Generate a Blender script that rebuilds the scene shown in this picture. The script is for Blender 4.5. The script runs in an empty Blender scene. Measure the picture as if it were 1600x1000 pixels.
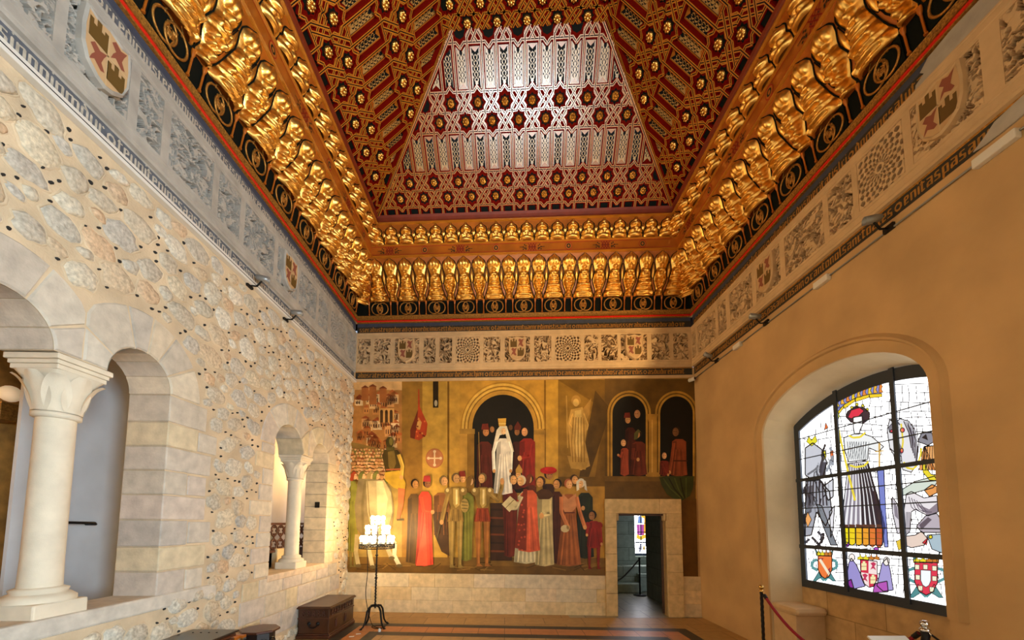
import bpy, bmesh, math, random
from mathutils import Vector, Matrix, noise
random.seed(7)
SC = bpy.context.scene
COL = SC.collection
PI = math.pi
V = Vector

# ------------------------------------------------------------------ camera
YAW, PITCH, ROLL, PX, PY, F, EYE = .0171, .078, .0052, 800., 770.5, 600., 1.732
XL, XR, D, TH = 3.11, 3.675, 7.5, -.0653
YN = -5.6                                   # near end of the hall, behind the camera
cy, sy, cp, sp = math.cos(YAW), math.sin(YAW), math.cos(PITCH), math.sin(PITCH)
FWD = V((cp*sy, cp*cy, sp)); U0 = V((-sp*sy, -sp*cy, cp)); R0 = V((cy, -sy, 0))
cr, sr = math.cos(ROLL), math.sin(ROLL)
RGT = R0*cr + U0*sr; UPV = U0*cr - R0*sr
EYEP = V((0, 0, EYE))
cd = bpy.data.cameras.new('camera'); cam = bpy.data.objects.new('camera', cd); COL.objects.link(cam)
cd.sensor_width = 36; cd.lens = F/1600*36; cd.shift_y = (PY-500)/1600; cd.clip_start = .05
B = -FWD
cam.matrix_world = Matrix(((RGT.x, UPV.x, B.x, 0), (RGT.y, UPV.y, B.y, 0), (RGT.z, UPV.z, B.z, EYE), (0, 0, 0, 1)))
SC.camera = cam

def hit(x, y, n, d):
    r = FWD + RGT*((x-PX)/F) - UPV*((y-PY)/F)
    n = V(n)
    return EYEP + r*((d - n.dot(EYEP))/n.dot(r))
def on_far(x, y, o=0): return hit(x, y, (-math.tan(TH), 1, 0), D - o)
def on_right(x, y, o=0): return hit(x, y, (1, 0, 0), XR + o)

# ------------------------------------------------------------------ helpers
def lin(h):
    if not isinstance(h, str): return tuple(h[:3]) + (1.,)
    h = h.lstrip('#'); r = []
    for i in (0, 2, 4):
        c = int(h[i:i+2], 16)/255
        r.append(c/12.92 if c <= .04045 else ((c+.055)/1.055)**2.4)
    return tuple(r) + (1.,)

class MB:
    """collects faces (with a material slot and an optional colour each) and links them as one mesh object"""
    def __init__(s): s.v = []; s.f = []; s.m = []; s.c = []; s.sm = []
    def face(s, pts, m=0, c=None, sm=False):
        b = len(s.v); s.v.extend(tuple(p) for p in pts); s.f.append(tuple(range(b, b+len(pts))))
        s.m.append(m); s.c.append(c); s.sm.append(sm)
    def grid(s, rows, m=0, c=None, sm=True, closed=False, cfn=None):
        b = len(s.v); n = len(rows[0])
        for r in rows: s.v.extend(tuple(p) for p in r)
        for j in range(len(rows)-1):
            for i in range(n if closed else n-1):
                k = (i+1) % n
                s.f.append((b+j*n+i, b+j*n+k, b+(j+1)*n+k, b+(j+1)*n+i)); s.m.append(m)
                s.c.append(cfn(j, i) if cfn else c); s.sm.append(sm)
    def box(s, lo, hi, m=0, c=None, M=None, bev=0):
        (x0, y0, z0), (x1, y1, z1) = lo, hi
        bm = bmesh.new(); bmesh.ops.create_cube(bm, size=1)
        for v in bm.verts: v.co = V(((x0+x1)/2+v.co.x*(x1-x0), (y0+y1)/2+v.co.y*(y1-y0), (z0+z1)/2+v.co.z*(z1-z0)))
        if bev: bmesh.ops.bevel(bm, geom=bm.edges[:], offset=bev, segments=2, affect='EDGES', profile=.5)
        s.bm(bm, m, c, M)
    def bm(s, bm, m=0, c=None, M=None, sm=False):
        b = len(s.v); bm.verts.index_update()
        for v in bm.verts: s.v.append(tuple(M @ v.co) if M else tuple(v.co))
        for f in bm.faces: s.f.append(tuple(b+v.index for v in f.verts)); s.m.append(m); s.c.append(c); s.sm.append(sm)
        bm.free()
    def lathe(s, prof, o=(0, 0, 0), n=20, m=0, c=None, sm=True, M=None, cap=True, sx=1, sy=1):
        rows = []
        for r, z in prof:
            row = [V((o[0]+sx*r*math.cos(2*PI*i/n), o[1]+sy*r*math.sin(2*PI*i/n), o[2]+z)) for i in range(n)]
            rows.append([M @ p for p in row] if M else row)
        s.grid(rows, m, c, sm, True)
        if cap:
            if prof[0][0] > 1e-4: s.face(rows[0][::-1], m, c)
            if prof[-1][0] > 1e-4: s.face(rows[-1], m, c)
    def tube(s, pts, r, n=6, m=0, c=None, cap=True, closed=False):
        pts = [V(p) for p in pts]; rows = []; prev = None
        for i, p in enumerate(pts):
            if closed: t = pts[(i+1) % len(pts)] - pts[i-1]
            else: t = pts[min(i+1, len(pts)-1)] - pts[max(i-1, 0)]
            t.normalize()
            if prev is None:
                a = V((0, 0, 1)) if abs(t.z) < .9 else V((1, 0, 0)); prev = (a - t*a.dot(t)).normalized()
            else:
                q = prev - t*prev.dot(t); prev = q.normalized() if q.length > 1e-6 else prev
            bb = t.cross(prev); rr = r[i] if isinstance(r, (list, tuple)) else r
            rows.append([p + prev*(rr*math.cos(2*PI*k/n)) + bb*(rr*math.sin(2*PI*k/n)) for k in range(n)])
        if closed: rows.append(rows[0])
        s.grid(rows, m, c, True, True)
        if cap and not closed: s.face(rows[0][::-1], m, c); s.face(rows[-1], m, c)
    def holes(s, outer, hs, fn, m=0, c=None, flip=False):
        """flat 2-D outline with holes, mapped to 3-D by fn"""
        allp = [outer] + hs; flat = [p for l in allp for p in l]
        bm = bmesh.new()
        for l in allp:
            vs_ = [bm.verts.new((p[0], p[1], 0)) for p in l]
            for i in range(len(vs_)): bm.edges.new((vs_[i-1], vs_[i]))
        bmesh.ops.triangle_fill(bm, use_beauty=True, edges=bm.edges[:])
        bm.verts.index_update()
        b = len(s.v); s.v.extend(tuple(fn((v.co.x, v.co.y))) for v in bm.verts)
        for f in bm.faces:
            t = [v.index for v in f.verts]; a, bq, cq = (v.co.xy for v in f.verts)
            ccw = (bq-a).cross(cq-a) > 0
            t = t if ccw != flip else t[::-1]
            s.f.append(tuple(b+k for k in t)); s.m.append(m); s.c.append(c); s.sm.append(False)
        bm.free()
    def build(s, name, mats, parent=None, origin=(0, 0, 0), mesh_only=False):
        me = bpy.data.meshes.new(name)
        o = V(origin); me.from_pydata([tuple(V(p)-o) for p in s.v], [], s.f)
        if not isinstance(mats, (list, tuple)): mats = [mats]
        for q in mats: me.materials.append(q)
        me.polygons.foreach_set('material_index', s.m); me.polygons.foreach_set('use_smooth', s.sm)
        if any(c is not None for c in s.c):
            at = me.color_attributes.new('Col', 'FLOAT_COLOR', 'CORNER'); buf = []
            cache = {}
            for f, c in zip(s.f, s.c):
                k = c if c is not None else '808080'
                if k not in cache: cache[k] = lin(k)
                buf.extend(cache[k]*len(f))
            at.data.foreach_set('color', buf)
        me.update()
        if mesh_only: return me
        return put(name, me, parent, origin)

def wloc(o):
    p = V(o.location)
    while o.parent: o = o.parent; p = p + o.location
    return p
def put(name, me, parent=None, origin=(0, 0, 0), M=None):
    o = bpy.data.objects.new(name, me); COL.objects.link(o)
    if parent:
        o.parent = parent; w = wloc(parent)
    else: w = V((0, 0, 0))
    if M is not None: o.matrix_local = Matrix.Translation(-w) @ M
    else: o.location = V(origin) - w
    return o
def tag(o, label, cat, group=None):
    o['label'] = label; o['category'] = cat
    if group: o['group'] = group
    return o
def thing(name, label, cat, loc=(0, 0, 0), group=None):
    o = bpy.data.objects.new(name, None); COL.objects.link(o); o.location = loc; o.empty_display_size = .1
    return tag(o, label, cat, group)
def struct(o): o['kind'] = 'structure'; return o

# ------------------------------------------------------------------ materials
def mat(name, col=None, rough=.6, metal=0., attr=False, var=0., vscale=6., bump=0., bscale=40., bdist=.01, emit=None, estr=0., coat=0., var2=None, spec=None, detail=6):
    m = bpy.data.materials.new(name); m.use_nodes = True; nt = m.node_tree; p = nt.nodes['Principled BSDF']
    p.inputs['Roughness'].default_value = rough; p.inputs['Metallic'].default_value = metal
    if coat: p.inputs['Coat Weight'].default_value = coat
    if spec is not None: p.inputs['Specular IOR Level'].default_value = spec
    src = None
    if attr:
        a = nt.nodes.new('ShaderNodeAttribute'); a.attribute_name = 'Col'; src = a.outputs['Color']
    elif col is not None: p.inputs['Base Color'].default_value = lin(col)
    tc = nt.nodes.new('ShaderNodeTexCoord')
    if var or var2:
        n = nt.nodes.new('ShaderNodeTexNoise'); n.inputs['Scale'].default_value = vscale; n.inputs['Detail'].default_value = detail
        nt.links.new(tc.outputs['Object'], n.inputs['Vector'])
        mx = nt.nodes.new('ShaderNodeMix'); mx.data_type = 'RGBA'
        rp = nt.nodes.new('ShaderNodeMapRange'); rp.inputs[1].default_value = .3; rp.inputs[2].default_value = .7
        nt.links.new(n.outputs['Fac'], rp.inputs[0])
        if var2:
            nt.links.new(rp.outputs[0], mx.inputs['Factor'])
            if src: nt.links.new(src, mx.inputs[6])
            else: mx.inputs[6].default_value = lin(col)
            mx.inputs[7].default_value = lin(var2)
        else:
            mx.blend_type = 'MULTIPLY'; mx.inputs['Factor'].default_value = 1
            rp.inputs[3].default_value = 1-var; rp.inputs[4].default_value = 1+var*.6
            if src: nt.links.new(src, mx.inputs[6])
            else: mx.inputs[6].default_value = lin(col)
            nt.links.new(rp.outputs[0], mx.inputs[7])
        src = mx.outputs[2]
    if src: nt.links.new(src, p.inputs['Base Color'])
    if bump:
        n = nt.nodes.new('ShaderNodeTexNoise'); n.inputs['Scale'].default_value = bscale; n.inputs['Detail'].default_value = 5
        nt.links.new(tc.outputs['Object'], n.inputs['Vector'])
        b = nt.nodes.new('ShaderNodeBump'); b.inputs['Strength'].default_value = bump; b.inputs['Distance'].default_value = bdist
        nt.links.new(n.outputs['Fac'], b.inputs['Height']); nt.links.new(b.outputs[0], p.inputs['Normal'])
    if emit:
        p.inputs['Emission Color'].default_value = lin(emit); p.inputs['Emission Strength'].default_value = estr
    return m
def brick_mat(name, c1, c2, cm, scale, bw, bh, axes='XY', mortar=.012, rough=.75, off=.5, bump=.25, nz=.25, nscale=9.):
    m = mat(name, c1, rough); nt = m.node_tree; p = nt.nodes['Principled BSDF']
    tc = nt.nodes.new('ShaderNodeTexCoord'); sep = nt.nodes.new('ShaderNodeSeparateXYZ'); cmb = nt.nodes.new('ShaderNodeCombineXYZ')
    nt.links.new(tc.outputs['Object'], sep.inputs[0])
    for i, a in enumerate(axes): nt.links.new(sep.outputs[a], cmb.inputs[i])
    b = nt.nodes.new('ShaderNodeTexBrick'); nt.links.new(cmb.outputs[0], b.inputs['Vector'])
    b.inputs['Color1'].default_value = lin(c1); b.inputs['Color2'].default_value = lin(c2); b.inputs['Mortar'].default_value = lin(cm)
    b.inputs['Scale'].default_value = scale; b.inputs['Mortar Size'].default_value = mortar; b.inputs['Brick Width'].default_value = bw; b.inputs['Row Height'].default_value = bh
    b.inputs['Bias'].default_value = 0; b.offset = off; b.inputs['Mortar Smooth'].default_value = .3
    n = nt.nodes.new('ShaderNodeTexNoise'); n.inputs['Scale'].default_value = nscale; n.inputs['Detail'].default_value = 7
    nt.links.new(tc.outputs['Object'], n.inputs['Vector'])
    rp = nt.nodes.new('ShaderNodeMapRange'); rp.inputs[1].default_value = .3; rp.inputs[2].default_value = .7; rp.inputs[3].default_value = 1-nz; rp.inputs[4].default_value = 1+nz*.5
    nt.links.new(n.outputs['Fac'], rp.inputs[0])
    mx = nt.nodes.new('ShaderNodeMix'); mx.data_type = 'RGBA'; mx.blend_type = 'MULTIPLY'; mx.inputs['Factor'].default_value = 1
    nt.links.new(b.outputs['Color'], mx.inputs[6]); nt.links.new(rp.outputs[0], mx.inputs[7]); nt.links.new(mx.outputs[2], p.inputs['Base Color'])
    sb = nt.nodes.new('ShaderNodeMath'); sb.operation = 'MULTIPLY_ADD'; sb.inputs[1].default_value = -1.; nt.links.new(b.outputs['Fac'], sb.inputs[0]); nt.links.new(n.outputs['Fac'], sb.inputs[2])
    bp = nt.nodes.new('ShaderNodeBump'); bp.inputs['Strength'].default_value = bump; bp.inputs['Distance'].default_value = .01
    nt.links.new(sb.outputs[0], bp.inputs['Height']); nt.links.new(bp.outputs[0], p.inputs['Normal'])
    return m
def glass_mat(name, strength, lead=True, scale=7.):
    """leaded glass lit by the daylight behind it"""
    m = bpy.data.materials.new(name); m.use_nodes = True; nt = m.node_tree; p = nt.nodes['Principled BSDF']
    p.inputs['Base Color'].default_value = (.02, .02, .025, 1); p.inputs['Roughness'].default_value = .25
    a = nt.nodes.new('ShaderNodeAttribute'); a.attribute_name = 'Col'
    src = a.outputs['Color']
    if lead:
        tc = nt.nodes.new('ShaderNodeTexCoord'); v = nt.nodes.new('ShaderNodeTexVoronoi'); v.feature = 'DISTANCE_TO_EDGE'; v.inputs['Scale'].default_value = scale
        nt.links.new(tc.outputs['Object'], v.inputs['Vector'])
        r = nt.nodes.new('ShaderNodeMapRange'); r.inputs[1].default_value = .012; r.inputs[2].default_value = .032; nt.links.new(v.outputs['Distance'], r.inputs[0])
        mx = nt.nodes.new('ShaderNodeMix'); mx.data_type = 'RGBA'; mx.blend_type = 'MULTIPLY'; mx.inputs['Factor'].default_value = 1
        nt.links.new(src, mx.inputs[6]); nt.links.new(r.outputs[0], mx.inputs[7]); src = mx.outputs[2]
    nt.links.new(src, p.inputs['Emission Color']); p.inputs['Emission Strength'].default_value = strength
    return m

M_ = {}
M_['mortar'] = mat('rubble mortar', '#cbb696', .9, var=.22, vscale=3.5, bump=.5, bscale=55, bdist=.008)
M_['stone'] = mat('rubble stone', rough=.85, attr=True, var=.34, vscale=38, bump=.6, bscale=40, bdist=.015)
M_['ashlar'] = mat('dressed stone', rough=.85, attr=True, var=.2, vscale=10, bump=.5, bscale=60, bdist=.006)
M_['colstone'] = mat('column stone', '#d8ccb4', .8, var=.1, vscale=8, bump=.25, bscale=120, bdist=.003)
M_['plaster'] = mat('ochre plaster', '#c4a06e', .85, var=.16, vscale=1.6, bump=.15, bscale=18, bdist=.006)
M_['reveal'] = mat('pale plaster', '#d0bd97', .85, var=.14, vscale=2.5, bump=.15, bscale=18, bdist=.006)
M_['greyplaster'] = mat('grey plaster', '#c6c9cb', .85, var=.12, vscale=2., bump=.2, bscale=12)
M_['brownplaster'] = mat('brown plaster', '#b8843c', .85, var=.5, vscale=5)
M_['stucco'] = mat('carved stucco', '#c9ab82', .85, var=.12, vscale=7, bump=.2, bscale=70, bdist=.004)
M_['stuccogrey'] = mat('daylit grey and bare stucco', '#a9a49a', .85, var=.2, vscale=6, bump=.3, bscale=60, bdist=.004)  # cool daylight on the left frieze put into its grey; bare patches too
M_['paint'] = mat('painted surface', rough=.6, attr=True)
M_['mural'] = mat('wall painting', rough=.5, attr=True, var=.3, vscale=5, spec=.3)
M_['gold'] = mat('gold leaf', '#f5c468', .35, 1., bump=.3, bscale=28, bdist=.012, var=.15, vscale=14)
M_['golddim'] = mat('old gold', '#b5803a', .45, .7, var=.45, vscale=50, bump=.3, bscale=80)
M_['goldline'] = mat('gilded ribbon', '#b8701e', .23, 0., var=.12, vscale=4, spec=1.)
M_['black'] = mat('black green paint', '#0b100c', .75, spec=.12)
M_['red'] = mat('red lacquer', '#700e05', .75, spec=.03)
M_['redline'] = mat('bright red', '#d01c08', .4)
M_['wood'] = mat('polished orange wood', '#b4631a', .35, .15, coat=.15, var=.25, vscale=3)
M_['navy'] = mat('navy paint', '#2a2820', .7, var=.3, vscale=12)
M_['ground'] = mat('recess shade brown', '#6e5030', .9, var=.2, vscale=30)  # shade put into the colour of the relief recesses
M_['groundgrey'] = mat('recess shade grey', '#77736b', .9, var=.2, vscale=30)
M_['bluestrip'] = mat('slate blue paint', '#3a4154', .7, var=.2, vscale=12)
M_['letter'] = mat('gold lettering', '#a8742a', .6, .1, var=.35, vscale=30)
M_['letterw'] = mat('daylit lettering', '#b9b2a2', .7, var=.3, vscale=30)
M_['navygrey'] = mat('daylit slate paint', '#5a5f68', .8, var=.4, vscale=12)  # left band and letters, daylight put into their paler greys
M_['darkwood'] = mat('dark carved wood', '#4a2412', .4, coat=.25, var=.4, vscale=8)
M_['chestwood'] = mat('chest walnut', '#40200e', .38, coat=.3, var=.35, vscale=6)
M_['blackwood'] = mat('black polished wood', '#1a1716', .3, coat=.4)
M_['iron'] = mat('black iron', '#1c1a19', .5, .6, bump=.2)
M_['leadframe'] = mat('glare tinted window iron', '#343c48', .5, .4)  # window glare put into the blue-grey of the bars
M_['steel'] = mat('grey metal', '#8f8f8c', .4, .5)
M_['white'] = mat('white plastic', '#d8d5cc', .5)
M_['doorwood'] = mat('door oak', '#43240f', .45, var=.4, vscale=7)
M_['brass'] = mat('polished brass', '#c9a45c', .25, 1.)
M_['chrome'] = mat('bright steel', '#c8c8c8', .18, 1.)
M_['velvet'] = mat('red rope', '#8c0f22', .8, bump=.6, bscale=120)
M_['beam'] = mat('dark beam', '#2a1a0e', .7, var=.3)
M_['bulb'] = mat('lit bulb', '#ffffff', .4, emit='#ffd9a0', estr=105.)
M_['lamp'] = mat('lit lamp face', '#ffffff', .4, emit='#fff2dc', estr=4.)
M_['globe'] = mat('opal globe', '#f5e6cc', .3, emit='#ffd9a8', estr=.3)
M_['fillglobe'] = mat('added lit globe', '#f5e6cc', .3, emit='#ffc880', estr=200.)
M_['glasscup'] = mat('clear cup', '#dcd8cc', .15, spec=.6)
# ------------------------------------------------------------------ side frames: point(s, o, z): s to the viewer's right, o out of the wall
ct, st = math.cos(math.atan(TH)), math.sin(math.atan(TH))
yfar = lambda x: D + math.tan(TH)*x
class Side:
    def __init__(s, P, r): s.P = V(P); s.r = V(r).normalized(); s.n = V((s.r.y, -s.r.x, 0))
    def p(s, a, o, z): return s.P + s.r*a + s.n*o + V((0, 0, z))
FAR = Side((-XL, yfar(-XL), 0), (ct, st, 0))
LEFT = Side((-XL, 0, 0), (0, 1, 0))
RIGHT = Side((XR, 0, 0), (0, -1, 0))
FARW = (XL+XR)/ct
def corner(side, o):                     # the two far corners of a ring set o in front of the walls
    x = -XL+o if side == 'L' else XR-o
    return V((x, yfar(x)-o/ct, 0))
def band(mb, which, prof, m=0, c=None):
    """a moulding run along one wall, mitred at the far corners: prof = [(o, z), ...]"""
    for (o0, z0), (o1, z1) in zip(prof[:-1], prof[1:]):
        if which == 'FAR': a0, b0, a1, b1 = corner('L', o0), corner('R', o0), corner('L', o1), corner('R', o1)
        elif which == 'LEFT': a0, b0, a1, b1 = V((-XL+o0, YN, 0)), corner('L', o0), V((-XL+o1, YN, 0)), corner('L', o1)
        else: a0, b0, a1, b1 = corner('R', o0), V((XR-o0, YN, 0)), corner('R', o1), V((XR-o1, YN, 0))
        up0, up1 = V((0, 0, z0)), V((0, 0, z1))
        mb.face([a0+up0, b0+up0, b1+up1, a1+up1], m, c)

# ------------------------------------------------------------------ floor
floor_tile = brick_mat('floor tile', '#b8976a', '#a98659', '#75603f', 1., .62, .62, 'XY', .006, .42, .0, .08, .15)
floor_out = brick_mat('margin tile', '#b5905c', '#a8844f', '#6f5836', 1., .7, .45, 'XY', .006, .45, .5, .08, .15)
floor_dark = brick_mat('dark tile', '#2f2a26', '#38322d', '#1c1917', 1., .5, .5, 'XY', .006, .45, .0, .05, .2)
floor_or = brick_mat('terracotta tile', '#c07f4a', '#b5733f', '#6e4a2c', 1., .42, .42, 'XY', .006, .42, .0, .05, .15)
mb = MB()
levels = [(-XL-.0, XR, 0.), (-2.60, 3.00, .83), (-2.43, 2.80, 1.01), (-2.15, 2.50, 1.33), (-1.97, 2.28, 1.52)]
def ringpts(l):
    x0, x1, dy = l
    return [V((x0, yfar(x0)-dy, 0)), V((x0, YN, 0)), V((x1, YN, 0)), V((x1, yfar(x1)-dy, 0))]
for i, mi in enumerate((1, 2, 3, 2)):
    a, b = ringpts(levels[i]), ringpts(levels[i+1])
    mb.face([a[0], a[1], b[1], b[0]], mi); mb.face([b[3], b[2], a[2], a[3]], mi); mb.face([a[0], b[0], b[3], a[3]], mi)
b = ringpts(levels[4]); mb.face([b[0], b[1], b[2], b[3]], 0)
mb.face([(XR, YN, 0), (XR+.45, YN, 0), (XR+.45, 8, 0), (XR, 8, 0)], 1)
mb.face([(1.8, 8.3, 0), (1.8, 7.2, 0), (4.5, 7.2, 0), (4.5, 8.3, 0)][::1], 1)
for v in range(len(mb.v)): pass
struct(mb.build('floor', [floor_tile, floor_out, floor_dark, floor_or]))
mb = MB(); mb.box((-6.2, YN, -.1), (-XL-.36, 9.5, .0)); struct(mb.build('floor_gallery', M_['greyplaster']))

# ------------------------------------------------------------------ left wall: rubble with two groups of arches
TW = .37
def arc(cx, cz, r, n=14, rev=False, rz=None):
    rz = rz or r
    p = [(cx + r*math.cos(PI*i/n), cz + rz*math.sin(PI*i/n)) for i in range(n+1)]
    return p[::-1] if rev else p
holeA = [(1.07, 1.06), (3.53, 1.06)] + arc(3.245, 2.9, .285) + arc(2.325, 2.9, .285) + arc(1.36, 2.9, .29)
holeB = [(5.15, 1.02), (6.72, 1.02)] + arc(6.44, 2.76, .28) + arc(5.515, 2.76, .365)
outer = [(YN, 0), (yfar(-XL)+.3, 0), (yfar(-XL)+.3, 4.80), (YN, 4.80)]
mb = MB()
LW = lambda p, o=0.: V((-XL+o, p[0], p[1]))
mb.holes(outer, [holeA, holeB], lambda p: LW(p), 0, flip=False)
mb.holes(outer, [holeA, holeB], lambda p: LW(p, -TW), 0, flip=True)
for h in (holeA, holeB):
    for i in range(len(h)):
        a, b = h[i], h[(i+1) % len(h)]
        mb.face([LW(a), LW(a, -TW), LW(b, -TW), LW(b)], 1, '#b3a68e')
# dressed blocks: voussoirs, quoins, courses
def rnd_stone(base, k=.1):
    r, g, b = lin(base)[:3]; f = 1+random.uniform(-k, k); t = random.uniform(-k, k)*.35
    return (min(1, r*f*(1+t)), min(1, g*f), min(1, b*f*(1-t)))
ASH = ['#c6bcaa', '#c0b7a8', '#c9bda6', '#c3b6a7', '#bdb4a7', '#cabb9b']
blocks = []            # keep-out shapes for the rubble
def prism(mb, poly, o0, o1, m, c, inset=.012):
    cx = sum(p[0] for p in poly)/len(poly); cz = sum(p[1] for p in poly)/len(poly)
    ins = []
    for p in poly:
        d = math.hypot(p[0]-cx, p[1]-cz); k = (d-inset)/d
        ins.append((cx+(p[0]-cx)*k, cz+(p[1]-cz)*k))
    n = len(poly)
    for i in range(n):
        j = (i+1) % n
        mb.face([LW(poly[i], o0), LW(poly[j], o0), LW(ins[j], o1), LW(ins[i], o1)], m, c)
    mb.face([LW(p, o1) for p in ins], m, c)
def voussoirs(cx, cz, r0, r1, angs, ylo=-99, yhi=99, deep=TW):
    def rlim(t):
        c_ = math.cos(t)
        return max(r0+.01, min(r1, (yhi-cx)/c_ if c_ > .01 else 99, (ylo-cx)/c_ if c_ < -.01 else 99))
    for a0, a1 in zip(angs[:-1], angs[1:]):
        g = .7/r1 if False else 1.1
        q0, q1 = math.radians(a0+g), math.radians(a1-g)
        ks = [q0+(q1-q0)*t/5 for t in range(6)]
        inn = [(cx+(r0+.001)*math.cos(t), cz+(r0+.001)*math.sin(t)) for t in ks]
        out = [(cx+rlim(t)*math.cos(t), cz+rlim(t)*math.sin(t)) for t in ks]
        c = rnd_stone(random.choice(ASH))
        prism(mb, inn + out[::-1], .0, .013, 1, c)
        i2 = [(cx+(r0-.006)*math.cos(t), cz+(r0-.006)*math.sin(t)) for t in ks]
        for k in range(5): mb.face([LW(i2[k], .0), LW(i2[k], -deep), LW(i2[k+1], -deep), LW(i2[k+1], .0)], 1, c, True)
        for e in (0, 5): mb.face([LW(i2[e], 0), LW(inn[e], 0), LW(inn[e], -deep), LW(i2[e], -deep)], 1, c)
    blocks.append(('ring', cx, cz, r1+.03))
voussoirs(3.245, 2.9, .285, .62, [0, 33, 62, 84, 106, 150, 180], 2.79)
voussoirs(2.325, 2.9, .285, .60, [0, 30, 68, 110, 150, 180], 1.85, 2.78)
voussoirs(1.36, 2.9, .29, .60, [0, 40, 80, 120, 180], -99, 1.84)
voussoirs(6.44, 2.76, .28, .56, [0, 38, 80, 128, 180], 6.03)
voussoirs(5.515, 2.76, .365, .66, [0, 40, 78, 104, 140, 180], -99, 6.02)
def quoin(y0, y1, z0, z1, deep=True, side=1, c=None):
    c = c or rnd_stone(random.choice(ASH), .08)
    lo, hi = (y0, y1)
    x0 = -XL-TW+.002 if deep else -XL-.05
    mb.box((x0, lo, z0+.006), (-XL+.012, hi, z1-.006), 1, c, bev=.009)
    blocks.append(('box', lo-.03, hi+.03, z0-.02, z1+.02))
z = 1.06; k = 0
while z < 2.88:
    h = min(.225 + random.uniform(-.015, .02), 2.9-z)
    if 2.9-z-h < .1: h = 2.9-z
    w = (.27, .52, .3, .45)[k % 4] + random.uniform(-.05, .05)
    quoin(3.524, 3.53+w, z, z+h)
    if k % 2 == 0 and w < .4: quoin(3.545+w, 3.545+w+random.uniform(.2, .3), z+.01, z+h-.01, False)
    quoin(1.07-w, 1.076, z, z+h)
    z += h; k += 1
z = 1.02; k = 0
while z < 2.74:
    h = min(.2 + random.uniform(-.015, .02), 2.76-z)
    if 2.76-z-h < .1: h = 2.76-z
    w = (.3, .5, .36)[k % 3] + random.uniform(-.06, .06)
    quoin(6.714, 6.72+w*.9, z, z+h, c=rnd_stone('#d3c3a2', .06))
    quoin(5.15-w*.8, 5.156, z, z+h)
    z += h; k += 1
for z0, z1 in ((.78, 1.0), (.5, .78), (.2, .5)):                 # ashlar under the far opening
    y = 4.55 + random.uniform(0, .2)
    while y < 7.1:
        w = random.uniform(.3, .55); quoin(y, y+w, z0, z1, False); y += w+.012
# rubble stones
def free(y, z, ry, rz):
    for b in blocks:
        if b[0] == 'ring':
            if z > b[2]-.12 and math.hypot(y-b[1], z-b[2]) < b[3]+max(ry, rz)*.85: return False
        elif b[1]-ry*.9 < y < b[2]+ry*.9 and b[3]-rz*.9 < z < b[4]+rz*.9: return False
    if 1.0-ry < y < 3.6+ry and .86 < z < 2.95: return False
    if 5.1-ry < y < 6.8+ry and .96 < z < 2.8: return False
    return True
placed = []
cell = {}
def near_ok(y, z, r, k=1.0):
    for i in range(int(y/.4)-1, int(y/.4)+2):
        for j in range(int(z/.4)-1, int(z/.4)+2):
            for (a, b, q) in cell.get((i, j), ()):
                if math.hypot(y-a, (z-b)*1.15) < (r+q)*k: return False
    return True
ST = ['#c6bca8', '#bfb7a6', '#ccc2ac', '#c3b8a2', '#bbb4a6', '#cdc0a5', '#c2b6a0', '#d0c8b5', '#c6b396', '#c9ad8c']
def dome(y, z, ry, rz, h, c, rot, rim=True):
    n = 16; ph = random.uniform(0, 99); rows = []
    ca, sa = math.cos(rot), math.sin(rot)
    shp = [1 + .34*noise.noise(V((ph, 1.5*math.cos(2*PI*i/n), 1.5*math.sin(2*PI*i/n)))) for i in range(n)]
    for k, o in ((1.22, -.002), (1.12, .010), (1.05, .003), (.98, h*.45), (.85, h*.85), (.5, h), (.02, h*1.06)):
        row = []
        for i in range(n):
            t = 2*PI*i/n; a, b = ry*k*shp[i]*math.cos(t), rz*k*shp[i]*math.sin(t)
            oo = o + (h*.6*noise.noise(V((ph+a*14, b*14, 3))) if k < .99 else 0)
            row.append(LW((y+a*ca-b*sa, z+a*sa+b*ca), oo))
        rows.append(row)
    mb.grid(rows[:3], 0, '#cbb696', True, True)
    mb.grid(rows[2:], 2, c, True, True)
for rr, tries in ((.105, 2500), (.088, 7000), (.07, 10000), (.05, 12000)):
    for _ in range(tries):
        y, z = random.uniform(1.2, 7.75), random.uniform(.1, 4.5)
        r = rr*random.uniform(.85, 1.15); ry, rz = r*random.uniform(1., 1.35), r*random.uniform(.75, 1.)
        if z+rz > 4.56 or not free(y, z, ry, rz) or not near_ok(y, z, (ry+rz)/2, 1.12): continue
        cell.setdefault((int(y/.4), int(z/.4)), []).append((y, z, (ry+rz)/2))
        dome(y, z, ry, rz, random.uniform(.014, .03), rnd_stone(random.choice(ST), .07), random.uniform(-.4, .4))
npeb = 0
for _ in range(9000):                                             # little black slag chips pressed into the mortar
    y, z = random.uniform(1.4, 7.7), random.uniform(.6, 4.5)
    if npeb > 300: break
    if not free(y, z, .02, .02) or not near_ok(y, z, .022, 1.1): continue
    cell.setdefault((int(y/.4), int(z/.4)), []).append((y, z, .04)); npeb += 1
    r = random.uniform(.009, .015); rot = random.uniform(0, 3)
    mb.lathe([(r*1.2, -.004), (r, .012), (r*.4, .02)], n=6, m=2, c='#23211f', sm=False, M=Matrix.Translation(LW((y, z))) @ Matrix.Rotation(PI/2, 4, 'Y') @ Matrix.Rotation(rot, 4, 'Z') @ Matrix.Diagonal((1, .7, 1, 1)))
# ledges
mb.box((-XL-TW-.02, .6, .94), (-XL+.02, 4.25, 1.072), 1, '#c9c1b2', bev=.02)
mb.box((-XL-TW-.02, 5.12, .94), (-XL+.02, 6.84, 1.032), 1, '#d0bba0', bev=.015)
struct(mb.build('wall_left', [M_['mortar'], M_['ashlar'], M_['stone']]))

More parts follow.
